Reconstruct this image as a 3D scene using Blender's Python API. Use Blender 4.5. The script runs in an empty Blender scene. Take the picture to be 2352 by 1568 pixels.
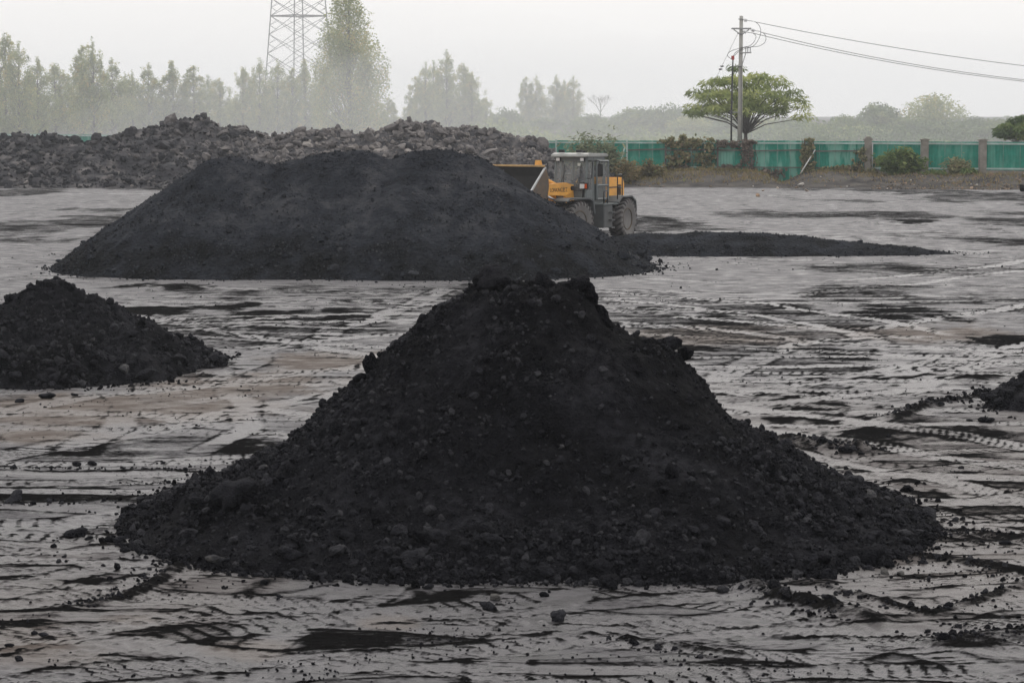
import bpy, bmesh, math, random
import numpy as np
from mathutils import Vector, Matrix

# ------------------------------------------------------------------ camera, light, exposure
scene = bpy.context.scene
col = scene.collection
F = 2675.0                       # focal length in pixels of a 1024 px wide picture
PITCH = math.atan(228.5 / F)
EYE = 5.0
cam = bpy.data.cameras.new('camera')
cam_o = bpy.data.objects.new('camera', cam)
col.objects.link(cam_o)
cam.lens = F * 36.0 / 1024.0
cam.sensor_width = 36.0
cam.clip_start = 0.5
cam.clip_end = 9000.0
cam.dof.use_dof = True
cam.dof.focus_distance = 62.0
cam.dof.aperture_fstop = 8.0
cam_o.location = (0, 0, EYE)
cam_o.rotation_euler = (math.pi / 2 - PITCH, 0, 0)
scene.camera = cam_o

SUN_EL, SUN_AZ = math.radians(45), math.radians(8)
world = bpy.data.worlds.new('World')
scene.world = world
world.use_nodes = True
wn = world.node_tree
bg = wn.nodes['Background']
sky = wn.nodes.new('ShaderNodeTexSky')
sky.sky_type = 'NISHITA'
sky.sun_disc = False
sky.sun_elevation = SUN_EL
sky.sun_rotation = SUN_AZ
sky.dust_density = 6.0
wmix = wn.nodes.new('ShaderNodeMix')
wmix.data_type = 'RGBA'
wmix.inputs[0].default_value = 0.88          # smog veil over the blue sky
wmix.inputs[7].default_value = (11.0, 10.85, 10.75, 1)
wn.links.new(sky.outputs[0], wmix.inputs[6])
wn.links.new(wmix.outputs[2], bg.inputs[0])
bg.inputs[1].default_value = 0.1

sun = bpy.data.lights.new('sun', 'SUN')
sun_o = bpy.data.objects.new('sun', sun)
col.objects.link(sun_o)
sun.energy = 1.5
sun.angle = math.radians(60)
sun.color = (1.0, 0.97, 0.93)
sun_o.rotation_euler = (math.pi / 2 - SUN_EL, 0, math.pi - SUN_AZ)

scene.view_settings.view_transform = 'Standard'
scene.view_settings.look = 'None'
scene.view_settings.exposure = 0.0
scene.view_settings.gamma = 1.0
scene.view_settings.use_curve_mapping = False
scene.cycles.volume_bounces = 3
scene.cycles.max_bounces = 8
scene.cycles.transparent_max_bounces = 16
scene.cycles.caustics_reflective = False
scene.cycles.caustics_refractive = False
scene.cycles.use_denoising = True
scene.cycles.denoiser = 'OPENIMAGEDENOISE'
scene.cycles.denoising_input_passes = 'RGB_ALBEDO_NORMAL'
scene.cycles.denoising_prefilter = 'ACCURATE'

# ------------------------------------------------------------------ helpers
R0 = random.Random(7)
SP, CP = math.sin(PITCH), math.cos(PITCH)


def ray(px, py):
    cx, cy = (px - 512.0) / F, -(py - 341.0) / F
    return cx, CP + cy * SP, -SP + cy * CP


def at(px, py, Y):
    r = ray(px, py)
    t = Y / r[1]
    return (r[0] * t, Y, EYE + r[2] * t)


def gnd(px, py, z=0.0):
    r = ray(px, py)
    t = (z - EYE) / r[2]
    return (r[0] * t, r[1] * t)


K = 1024.0 / 2352.0               # measurements were taken on a 2352 px wide view


def g2(px, py):
    return gnd(px * K, py * K)


_T = np.random.RandomState(3).rand(256, 256)


def vn(x, y, s=0):
    x = np.asarray(x, float) + s * 17.37
    y = np.asarray(y, float) + s * 31.71
    xi = np.floor(x).astype(np.int64)
    yi = np.floor(y).astype(np.int64)
    fx, fy = x - xi, y - yi
    fx = fx * fx * (3 - 2 * fx)
    fy = fy * fy * (3 - 2 * fy)
    a, b = xi & 255, yi & 255
    a1, b1 = (a + 1) & 255, (b + 1) & 255
    return ((_T[a, b] * (1 - fx) + _T[a1, b] * fx) * (1 - fy) + (_T[a, b1] * (1 - fx) + _T[a1, b1] * fx) * fy) * 2 - 1


def fbm(x, y, s=0, o=4, g=0.5):
    r, a = 0.0, 1.0
    for i in range(o):
        r = r + a * vn(x * 2 ** i, y * 2 ** i, s + i * 5)
        a *= g
    return r


def worley(x, y, cell, s=0):
    """distance to the nearest jittered cell point, and a random number of that cell"""
    X, Y = np.asarray(x) / cell + s * 13.1, np.asarray(y) / cell + s * 7.7
    xi, yi = np.floor(X).astype(np.int64), np.floor(Y).astype(np.int64)
    best = np.full(X.shape, 9.0)
    idr = np.zeros(X.shape)
    for dx in (-1, 0, 1):
        for dy in (-1, 0, 1):
            a, b = (xi + dx) & 255, (yi + dy) & 255
            d = np.hypot(xi + dx + _T[a, b] - X, yi + dy + _T[b, a ^ 85] - Y)
            m = d < best
            best = np.where(m, d, best)
            idr = np.where(m, _T[a ^ 51, b], idr)
    return best, idr


def cobble(x, y, cell, s=0):
    d, r = worley(x, y, cell, s)
    return np.sqrt(np.clip(1 - (d / .72) ** 2, 0, 1)) * (.3 + .7 * r)


def sst(a, b, x):
    t = np.clip((x - a) / (b - a), 0, 1)
    return t * t * (3 - 2 * t)


def tag(o, label, cat=None, group=None, kind=None):
    o['label'] = label
    if cat:
        o['category'] = cat
    if group:
        o['group'] = group
    if kind:
        o['kind'] = kind
    return o


def empty(name, loc, rz=0.0):
    o = bpy.data.objects.new(name, None)
    col.objects.link(o)
    o.location = loc
    o.rotation_euler = (0, 0, rz)
    o.empty_display_size = 0.2
    return o


def link(name, me, mat=None, parent=None):
    o = bpy.data.objects.new(name, me)
    col.objects.link(o)
    if mat is not None and not me.materials:
        me.materials.append(mat)
    if parent is not None:
        o.parent = parent
    return o


def np_mesh(name, V, Fc, smooth=True, attrs=None):
    V = np.ascontiguousarray(V, np.float32)
    Fc = np.ascontiguousarray(Fc, np.int32)
    me = bpy.data.meshes.new(name)
    n, k = Fc.shape
    me.vertices.add(len(V))
    me.vertices.foreach_set('co', V.ravel())
    me.loops.add(n * k)
    me.loops.foreach_set('vertex_index', Fc.ravel())
    me.polygons.add(n)
    me.polygons.foreach_set('loop_start', np.arange(0, n * k, k, dtype=np.int32))
    me.polygons.foreach_set('use_smooth', np.full(n, bool(smooth)))
    for an, av in (attrs or {}).items():
        at_ = me.attributes.new(an, 'FLOAT', 'POINT')
        at_.data.foreach_set('value', np.ascontiguousarray(av, np.float32))
    me.update(calc_edges=True)
    return me


class MB:
    def __init__(self, M=None):
        self.v, self.f = [], []
        self.M = M or Matrix.Identity(4)

    def add(self, vs, fs, T=None):
        n = len(self.v)
        X = self.M @ T if T is not None else self.M
        self.v += [tuple(X @ Vector(p)) for p in vs]
        self.f += [tuple(i + n for i in q) for q in fs]

    def box(self, x0, x1, y0, y1, z0, z1, T=None):
        v = [(x, y, z) for x in (x0, x1) for y in (y0, y1) for z in (z0, z1)]
        self.add(v, [(0, 1, 3, 2), (4, 6, 7, 5), (0, 4, 5, 1), (2, 3, 7, 6), (0, 2, 6, 4), (1, 5, 7, 3)], T)
        return self

    def tube(self, pts, r, n=8, cap=True):
        pts = [Vector(p) for p in pts]
        rs = r if isinstance(r, (list, tuple)) else [r] * len(pts)
        vs, fs = [], []
        for i, p in enumerate(pts):
            d = (pts[min(i + 1, len(pts) - 1)] - pts[max(i - 1, 0)]).normalized()
            a = Vector((0, 0, 1)) if abs(d.z) < 0.9 else Vector((1, 0, 0))
            u = d.cross(a).normalized()
            w = d.cross(u)
            for k in range(n):
                q = 2 * math.pi * k / n
                vs.append(p + rs[i] * (math.cos(q) * u + math.sin(q) * w))
        for i in range(len(pts) - 1):
            for k in range(n):
                fs.append((i * n + k, i * n + (k + 1) % n, (i + 1) * n + (k + 1) % n, (i + 1) * n + k))
        if cap:
            fs.append(tuple(range(n))[::-1])
            fs.append(tuple((len(pts) - 1) * n + k for k in range(n)))
        self.add(vs, fs)
        return self

    def bar(self, p0, p1, a, b=None):
        return self.tube([p0, p1], a / 1.414, 4)

    def prism(self, poly, y0, y1, T=None):
        n = len(poly)
        v = [(x, y0, z) for x, z in poly] + [(x, y1, z) for x, z in poly]
        f = [tuple(range(n)), tuple(range(2 * n - 1, n - 1, -1))]
        f += [(i, n + i, n + (i + 1) % n, (i + 1) % n) for i in range(n)]
        self.add(v, f, T)
        return self

    def lathe(self, prof, c, n=32, axis='y'):
        vs, fs = [], []
        for (r, a) in prof:
            for k in range(n):
                q = 2 * math.pi * k / n
                if axis == 'y':
                    vs.append((c[0] + r * math.cos(q), c[1] + a, c[2] + r * math.sin(q)))
                else:
                    vs.append((c[0] + r * math.cos(q), c[1] + r * math.sin(q), c[2] + a))
        m = len(prof)
        for i in range(m - 1):
            for k in range(n):
                fs.append((i * n + k, i * n + (k + 1) % n, (i + 1) * n + (k + 1) % n, (i + 1) * n + k))
        fs.append(tuple(range(n)))
        fs.append(tuple((m - 1) * n + k for k in range(n))[::-1])
        self.add(vs, fs)
        return self

    def mesh(self, name, bevel=0.0, smooth=False):
        me = bpy.data.meshes.new(name)
        me.from_pydata(self.v, [], self.f)
        bm = bmesh.new()
        bm.from_mesh(me)
        bmesh.ops.recalc_face_normals(bm, faces=bm.faces)
        if bevel:
            bmesh.ops.bevel(bm, geom=list(bm.edges), offset=bevel, segments=2, affect='EDGES', clamp_overlap=True)
        for f in bm.faces:
            f.smooth = smooth
        bm.to_mesh(me)
        bm.free()
        return me

    def build(self, name, mat, parent=None, bevel=0.0, smooth=False):
        return link(name, self.mesh(name, bevel, smooth), mat, parent)


# ------------------------------------------------------------------ materials
def newmat(name):
    m = bpy.data.materials.new(name)
    m.use_nodes = True
    nt = m.node_tree
    return m, nt, nt.nodes['Principled BSDF']


def N(nt, t, **kw):
    n = nt.nodes.new(t)
    for k, v in kw.items():
        setattr(n, k, v)
    return n


def noise(nt, scale, detail=4, rough=0.55, vec=None):
    n = N(nt, 'ShaderNodeTexNoise')
    n.inputs['Scale'].default_value = scale
    n.inputs['Detail'].default_value = detail
    n.inputs['Roughness'].default_value = rough
    if vec is None:
        g = N(nt, 'ShaderNodeNewGeometry')
        vec = g.outputs['Position']
    nt.links.new(vec, n.inputs['Vector'])
    return n


def ramp(nt, fac, stops):
    r = N(nt, 'ShaderNodeValToRGB')
    e = r.color_ramp.elements
    while len(e) < len(stops):
        e.new(0.5)
    for i, (p, c) in enumerate(stops):
        e[i].position = p
        e[i].color = (*c, 1) if len(c) == 3 else c
    nt.links.new(fac, r.inputs[0])
    return r


def bump(nt, b, h, strength, dist, base=None):
    n = N(nt, 'ShaderNodeBump')
    n.inputs['Strength'].default_value = strength
    n.inputs['Distance'].default_value = dist
    nt.links.new(h, n.inputs['Height'])
    if base is not None:
        nt.links.new(base, n.inputs['Normal'])
    if b is not None:
        nt.links.new(n.outputs[0], b.inputs['Normal'])
    return n


def simple(name, c, rough=0.6, var=0.25, scale=6.0, metal=0.0, dirt=None, dirt_amt=0.5, spec=0.4, bmp=0.0):
    m, nt, b = newmat(name)
    tc = N(nt, 'ShaderNodeTexCoord')
    n = noise(nt, scale, 5, 0.6, tc.outputs['Object'])
    lo = tuple(x * (1 - var) for x in c)
    hi = tuple(min(1, x * (1 + var)) for x in c)
    r = ramp(nt, n.outputs[0], [(0.3, lo), (0.7, hi)])
    out = r.outputs[0]
    if dirt:
        n2 = noise(nt, scale * 0.45, 6, 0.7, tc.outputs['Object'])
        k = ramp(nt, n2.outputs[0], [(0.42, (0, 0, 0)), (0.68, (dirt_amt,) * 3)])
        mx = N(nt, 'ShaderNodeMix', data_type='RGBA')
        nt.links.new(k.outputs[0], mx.inputs[0])
        nt.links.new(out, mx.inputs[6])
        mx.inputs[7].default_value = (*dirt, 1)
        out = mx.outputs[2]
    nt.links.new(out, b.inputs['Base Color'])
    b.inputs['Roughness'].default_value = rough
    b.inputs['Metallic'].default_value = metal
    b.inputs['Specular IOR Level'].default_value = spec
    if bmp:
        bump(nt, b, n.outputs[0], bmp, 0.02)
    return m


def tinted(name, stops, rough=0.9, spec=0.15, nscale=None, bmp=0.0, translucent=0.0, bscale=20.0):
    """colour from the per-piece attribute 'tint'"""
    m, nt, b = newmat(name)
    a = N(nt, 'ShaderNodeAttribute', attribute_name='tint')
    fac = a.outputs['Fac']
    if nscale:
        n = noise(nt, nscale, 4)
        md = N(nt, 'ShaderNodeMath', operation='MULTIPLY_ADD')
        nt.links.new(n.outputs[0], md.inputs[0])
        md.inputs[1].default_value = 0.7
        ad = N(nt, 'ShaderNodeMath', operation='SUBTRACT')
        nt.links.new(fac, ad.inputs[0])
        ad.inputs[1].default_value = 0.35
        nt.links.new(ad.outputs[0], md.inputs[2])
        fac = md.outputs[0]
    r = ramp(nt, fac, stops)
    nt.links.new(r.outputs[0], b.inputs['Base Color'])
    b.inputs['Roughness'].default_value = rough
    b.inputs['Specular IOR Level'].default_value = spec
    if bmp:
        nb = noise(nt, bscale, 6, 0.65)
        vo = N(nt, 'ShaderNodeTexVoronoi')
        vo.inputs['Scale'].default_value = bscale * .8
        gp = N(nt, 'ShaderNodeNewGeometry')
        nt.links.new(gp.outputs['Position'], vo.inputs['Vector'])
        sb = N(nt, 'ShaderNodeMath', operation='SUBTRACT')
        nt.links.new(nb.outputs[0], sb.inputs[0])
        nt.links.new(vo.outputs['Distance'], sb.inputs[1])
        bump(nt, b, sb.outputs[0], bmp, 1.2 / bscale)
    if translucent:
        t = N(nt, 'ShaderNodeBsdfTranslucent')
        nt.links.new(r.outputs[0], t.inputs[0])
        mx = N(nt, 'ShaderNodeMixShader')
        mx.inputs[0].default_value = translucent
        nt.links.new(b.outputs[0], mx.inputs[1])
        nt.links.new(t.outputs[0], mx.inputs[2])
        nt.links.new(mx.outputs[0], nt.nodes['Material Output'].inputs['Surface'])
    return m


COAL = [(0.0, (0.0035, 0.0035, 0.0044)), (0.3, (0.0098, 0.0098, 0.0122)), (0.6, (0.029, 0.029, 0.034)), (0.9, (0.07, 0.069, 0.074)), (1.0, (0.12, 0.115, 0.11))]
FINE = [(0.0, (0.008, 0.0085, 0.0095)), (0.45, (0.027, 0.030, 0.038)), (0.75, (0.058, 0.059, 0.066)), (1.0, (0.12, 0.115, 0.115))]
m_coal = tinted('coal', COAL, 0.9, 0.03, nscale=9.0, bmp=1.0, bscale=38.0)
m_coal_far = tinted('fine_coal', FINE, 0.95, 0.03, nscale=2.6, bmp=1.0, bscale=11.0)
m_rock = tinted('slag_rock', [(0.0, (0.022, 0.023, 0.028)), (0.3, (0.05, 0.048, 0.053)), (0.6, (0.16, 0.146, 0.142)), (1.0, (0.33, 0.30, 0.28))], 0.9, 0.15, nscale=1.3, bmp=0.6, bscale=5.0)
m_stone = tinted('rubble_stone', [(0.0, (0.05, 0.045, 0.042)), (0.5, (0.16, 0.13, 0.10)), (0.8, (0.3, 0.2, 0.13)), (1.0, (0.5, 0.47, 0.43))], 0.9, 0.2)
m_bark = simple('bark', (0.06, 0.05, 0.042), 0.9, 0.4, 3.0)
m_green = tinted('leaf_green', [(0.0, (0.06, 0.10, 0.04)), (0.55, (0.13, 0.19, 0.065)), (1.0, (0.27, 0.31, 0.10))], 0.8, 0.2, translucent=0.3)
m_acacia = tinted('leaf_yellow_green', [(0.0, (0.12, 0.16, 0.065)), (0.5, (0.26, 0.31, 0.11)), (1.0, (0.48, 0.5, 0.19))], 0.8, 0.2, translucent=0.35)
m_dusty = tinted('leaf_dusty_green', [(0.0, (0.11, 0.13, 0.085)), (0.5, (0.21, 0.24, 0.15)), (1.0, (0.34, 0.36, 0.23))], 0.85, 0.15, translucent=0.3)
m_poplar = tinted('leaf_poplar', [(0.0, (0.15, 0.19, 0.075)), (0.5, (0.29, 0.34, 0.125)), (0.8, (0.46, 0.45, 0.15)), (1.0, (0.55, 0.42, 0.14))], 0.8, 0.2, translucent=0.3)
m_vine = tinted('leaf_vine', [(0.0, (0.11, 0.125, 0.065)), (0.5, (0.26, 0.255, 0.14)), (0.8, (0.38, 0.36, 0.21)), (1.0, (0.36, 0.26, 0.17))], 0.9, 0.15, translucent=0.25)
m_dryvine = tinted('dry_vine', [(0.0, (0.13, 0.11, 0.09)), (0.6, (0.24, 0.2, 0.17)), (1.0, (0.33, 0.27, 0.22))], 0.9, 0.1, translucent=0.2)
m_grass = tinted('dry_grass', [(0.0, (0.10, 0.09, 0.05)), (0.5, (0.22, 0.185, 0.09)), (0.8, (0.27, 0.19, 0.11)), (1.0, (0.2, 0.22, 0.09))], 0.9, 0.1, translucent=0.25)
m_bare = simple('bare_twigs', (0.09, 0.075, 0.062), 0.9, 0.2, 3.0)

m_yellow = simple('loader_yellow', (0.92, 0.44, 0.075), 0.5, 0.1, 2.5, dirt=(0.22, 0.15, 0.09), dirt_amt=0.5)
m_rustyellow = simple('worn_yellow', (0.6, 0.38, 0.16), 0.6, 0.3, 1.5, dirt=(0.12, 0.08, 0.06), dirt_amt=0.8)
m_grey = simple('loader_grey', (0.10, 0.108, 0.112), 0.55, 0.2, 3.0, dirt=(0.1, 0.095, 0.09), dirt_amt=0.7)
m_cabgrey = simple('cab_grey', (0.17, 0.19, 0.19), 0.5, 0.15, 3.0, dirt=(0.16, 0.155, 0.15), dirt_amt=0.6)
m_roof = simple('cab_roof_grey', (0.42, 0.42, 0.40), 0.6, 0.12, 2.0, dirt=(0.15, 0.15, 0.14), dirt_amt=0.5)
m_black = simple('black_steel', (0.02, 0.02, 0.022), 0.5, 0.2, 4.0)
m_rubber = simple('tyre_rubber', (0.05, 0.05, 0.051), 0.85, 0.2, 5.0, dirt=(0.12, 0.095, 0.09), dirt_amt=0.7)
m_rubber_wall = simple('tyre_sidewall', (0.17, 0.16, 0.155), 0.9, 0.2, 3.0, dirt=(0.24, 0.23, 0.22), dirt_amt=0.6)
m_rim = simple('wheel_rim', (0.10, 0.085, 0.07), 0.7, 0.25, 3.0, dirt=(0.2, 0.13, 0.06), dirt_amt=0.6)
m_steel = simple('worn_steel', (0.55, 0.55, 0.55), 0.35, 0.2, 5.0, metal=0.8)
m_bucket = simple('bucket_steel', (0.08, 0.075, 0.07), 0.6, 0.3, 2.0, dirt=(0.35, 0.18, 0.05), dirt_amt=0.5)
m_bucket_in = simple('bucket_coal_stained', (0.03, 0.028, 0.026), 0.75, 0.3, 2.0)
m_lamp = simple('lamp_glass', (0.75, 0.75, 0.74), 0.15, 0.05, 4.0)
m_amber = simple('amber_lens', (0.6, 0.10, 0.03), 0.25, 0.05, 4.0)
m_white = simple('white_plastic', (0.7, 0.7, 0.68), 0.5, 0.08, 4.0)
m_cream = simple('interior_trim', (0.26, 0.26, 0.25), 0.8, 0.15, 3.0)
m_concrete = simple('concrete', (0.27, 0.25, 0.22), 0.9, 0.2, 2.5, dirt=(0.14, 0.12, 0.10), dirt_amt=0.7, bmp=0.3)
m_pole = simple('pole_concrete', (0.40, 0.39, 0.36), 0.85, 0.1, 1.5, dirt=(0.28, 0.26, 0.23), dirt_amt=0.5)
m_rail = simple('pale_rail', (0.42, 0.55, 0.52), 0.6, 0.12, 2.0, dirt=(0.25, 0.22, 0.18), dirt_amt=0.6)
m_rust = simple('rusty_rail', (0.11, 0.085, 0.075), 0.85, 0.3, 2.0, dirt=(0.25, 0.3, 0.28), dirt_amt=0.4)
m_galv = simple('galvanised_steel', (0.35, 0.35, 0.35), 0.5, 0.12, 2.0, metal=0.2)
m_porc = simple('white_porcelain', (0.75, 0.75, 0.75), 0.2, 0.05, 4.0)
m_red = simple('red_terminal', (0.4, 0.06, 0.05), 0.5, 0.1, 4.0)
m_wire = simple('wire', (0.06, 0.06, 0.06), 0.6, 0.1, 4.0)
m_pylon = simple('pylon_steel', (0.16, 0.16, 0.16), 0.7, 0.15, 0.5)
m_skin = simple('skin', (0.35, 0.2, 0.14), 0.6, 0.1, 6.0)
m_jacket = simple('blue_jacket', (0.035, 0.045, 0.075), 0.85, 0.15, 6.0)
m_trouser = simple('dark_trousers', (0.03, 0.03, 0.034), 0.9, 0.15, 6.0)
m_hair = simple('black_hair', (0.012, 0.011, 0.01), 0.6, 0.2, 20.0)
m_paper = simple('pale_paper', (0.6, 0.6, 0.55), 0.8, 0.05, 5.0)
m_text = simple('dark_lettering', (0.09, 0.06, 0.035), 0.6, 0.1, 5.0)


def green_sheet(name, dusty):
    m, nt, b = newmat(name)
    g = N(nt, 'ShaderNodeNewGeometry')
    mp = N(nt, 'ShaderNodeMapping')
    mp.inputs['Rotation'].default_value = (0, math.radians(33), 0)
    mp.inputs['Scale'].default_value = (1.7, 0.1, 0.28)
    nt.links.new(g.outputs['Position'], mp.inputs['Vector'])
    n1 = noise(nt, 1.0, 3, 0.5, mp.outputs[0])
    n2 = noise(nt, 2.5, 5, 0.65)
    base = ramp(nt, n2.outputs[0], [(0.3, (0.006, 0.18, 0.125)), (0.7, (0.014, 0.27, 0.195))])
    k = ramp(nt, n1.outputs[0], [(0.47, (0.0,) * 3), (0.56, (dusty,) * 3)])
    mx = N(nt, 'ShaderNodeMix', data_type='RGBA')
    nt.links.new(k.outputs[0], mx.inputs[0])
    nt.links.new(base.outputs[0], mx.inputs[6])
    mx.inputs[7].default_value = (0.19, 0.42, 0.34, 1)
    nt.links.new(mx.outputs[2], b.inputs['Base Color'])
    b.inputs['Roughness'].default_value = 0.6
    b.inputs['Specular IOR Level'].default_value = 0.3
    return m


m_sheet = green_sheet('green_sheet', 0.3)
m_sheet_dusty = green_sheet('dusty_green_sheet', 0.85)


def glass_mat():
    m, nt, b = newmat('cab_glass')
    nt.nodes.remove(b)
    tr = N(nt, 'ShaderNodeBsdfTransparent')
    tr.inputs[0].default_value = (0.86, 0.9, 0.9, 1)
    gl = N(nt, 'ShaderNodeBsdfGlossy')
    gl.inputs['Roughness'].default_value = 0.08
    df = N(nt, 'ShaderNodeBsdfDiffuse')
    df.inputs[0].default_value = (0.5, 0.5, 0.49, 1)
    fr = N(nt, 'ShaderNodeFresnel')
    gb = N(nt, 'ShaderNodeNewGeometry')
    mrg = N(nt, 'ShaderNodeMapRange')
    mrg.inputs[3].default_value = 1.35
    mrg.inputs[4].default_value = 1 / 1.35
    nt.links.new(gb.outputs['Backfacing'], mrg.inputs[0])
    nt.links.new(mrg.outputs[0], fr.inputs[0])
    m1 = N(nt, 'ShaderNodeMixShader')
    nt.links.new(fr.outputs[0], m1.inputs[0])
    nt.links.new(tr.outputs[0], m1.inputs[1])
    nt.links.new(gl.outputs[0], m1.inputs[2])
    m2 = N(nt, 'ShaderNodeMixShader')           # a film of dust
    m2.inputs[0].default_value = 0.26
    nt.links.new(m1.outputs[0], m2.inputs[1])
    nt.links.new(df.outputs[0], m2.inputs[2])
    nt.links.new(m2.outputs[0], nt.nodes['Material Output'].inputs['Surface'])
    return m


m_glass = glass_mat()


def ground_mat():
    m, nt, b = newmat('wet_coal_mud')
    L = nt.links.new
    dry = N(nt, 'ShaderNodeAttribute', attribute_name='dry')
    brown = N(nt, 'ShaderNodeAttribute', attribute_name='brown')
    bank = N(nt, 'ShaderNodeAttribute', attribute_name='bank')
    g0 = N(nt, 'ShaderNodeNewGeometry')
    mp = N(nt, 'ShaderNodeMapping')
    mp.inputs['Rotation'].default_value = (0, 0, math.radians(4))
    mp.inputs['Scale'].default_value = (0.75, 1.2, 1.0)
    L(g0.outputs['Position'], mp.inputs['Vector'])
    nf = noise(nt, 11.0, 7, 0.72, mp.outputs[0])
    nm = noise(nt, 1.9, 6, 0.65, mp.outputs[0])
    a1 = N(nt, 'ShaderNodeMath', operation='MULTIPLY_ADD')
    L(nf.outputs[0], a1.inputs[0])
    a1.inputs[1].default_value = 1.7
    L(dry.outputs['Fac'], a1.inputs[2])
    a2 = N(nt, 'ShaderNodeMath', operation='MULTIPLY_ADD')
    L(nm.outputs[0], a2.inputs[0])
    a2.inputs[1].default_value = 1.2
    L(a1.outputs[0], a2.inputs[2])
    sh = N(nt, 'ShaderNodeMapRange')
    sh.inputs[1].default_value = 1.45 + 0.17
    sh.inputs[2].default_value = 1.45 + 0.58
    L(a2.outputs[0], sh.inputs[0])
    dk = sh.outputs[0]
    wet = ramp(nt, nm.outputs[0], [(0.36, (0.024, 0.023, 0.026)), (0.52, (0.066, 0.062, 0.069)), (0.75, (0.092, 0.086, 0.091))])
    mb = N(nt, 'ShaderNodeMix', data_type='RGBA')
    L(brown.outputs['Fac'], mb.inputs[0])
    L(wet.outputs[0], mb.inputs[6])
    mb.inputs[7].default_value = (0.082, 0.06, 0.047, 1)
    md = N(nt, 'ShaderNodeMix', data_type='RGBA')
    L(dk, md.inputs[0])
    L(mb.outputs[2], md.inputs[6])
    dc = ramp(nt, nf.outputs[0], [(0.3, (0.003, 0.003, 0.003)), (0.7, (0.012, 0.0115, 0.0115))])
    L(dc.outputs[0], md.inputs[7])
    mk = N(nt, 'ShaderNodeMix', data_type='RGBA')
    L(bank.outputs['Fac'], mk.inputs[0])
    L(md.outputs[2], mk.inputs[6])
    nb = noise(nt, 0.7, 5, 0.6)
    bc = ramp(nt, nb.outputs[0], [(0.35, (0.05, 0.048, 0.049)), (0.65, (0.12, 0.11, 0.10))])
    L(bc.outputs[0], mk.inputs[7])
    L(mk.outputs[2], b.inputs['Base Color'])
    # gloss: wet mud shines, fines and bank do not
    mr = N(nt, 'ShaderNodeMath', operation='MAXIMUM')
    L(dk, mr.inputs[0])
    L(bank.outputs['Fac'], mr.inputs[1])
    rw = N(nt, 'ShaderNodeMapRange')
    rw.inputs[1].default_value = 0.38
    rw.inputs[2].default_value = 0.56
    rw.inputs[3].default_value = 0.36
    rw.inputs[4].default_value = 0.72
    L(nm.outputs[0], rw.inputs[0])
    rb = N(nt, 'ShaderNodeMath', operation='MULTIPLY_ADD')
    L(brown.outputs['Fac'], rb.inputs[0])
    rb.inputs[1].default_value = 0.2
    L(rw.outputs[0], rb.inputs[2])
    wa = N(nt, 'ShaderNodeAttribute', attribute_name='wet')
    wm = N(nt, 'ShaderNodeMath', operation='MULTIPLY')
    wm.inputs[1].default_value = 0.75
    L(wa.outputs['Fac'], wm.inputs[0])
    wr = N(nt, 'ShaderNodeMix', data_type='FLOAT')
    L(wm.outputs[0], wr.inputs[0])
    L(rb.outputs[0], wr.inputs[2])
    wr.inputs[3].default_value = 0.28
    rb = wr
    rr = N(nt, 'ShaderNodeMix', data_type='FLOAT')
    L(mr.outputs[0], rr.inputs[0])
    L(rb.outputs[0], rr.inputs[2])
    rr.inputs[3].default_value = 0.95
    L(rr.outputs[0], b.inputs['Roughness'])
    sp = N(nt, 'ShaderNodeMix', data_type='FLOAT')
    L(mr.outputs[0], sp.inputs[0])
    sp.inputs[2].default_value = 0.29
    sp.inputs[3].default_value = 0.0
    L(sp.outputs[0], b.inputs['Specular IOR Level'])
    # fine relief
    g = N(nt, 'ShaderNodeNewGeometry')
    mp2 = N(nt, 'ShaderNodeMapping')
    mp2.inputs['Scale'].default_value = (0.8, 1.2, 1.0)
    L(g.outputs['Position'], mp2.inputs['Vector'])
    nfine = noise(nt, 34.0, 6, 0.7, mp2.outputs[0])
    ncoarse = noise(nt, 3.0, 5, 0.6, mp2.outputs[0])
    b1 = bump(nt, None, ncoarse.outputs[0], 0.15, 0.04)
    b2 = bump(nt, b, nfine.outputs[0], 1.0, 0.022, b1.outputs[0])
    return m


m_ground = ground_mat()

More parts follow.
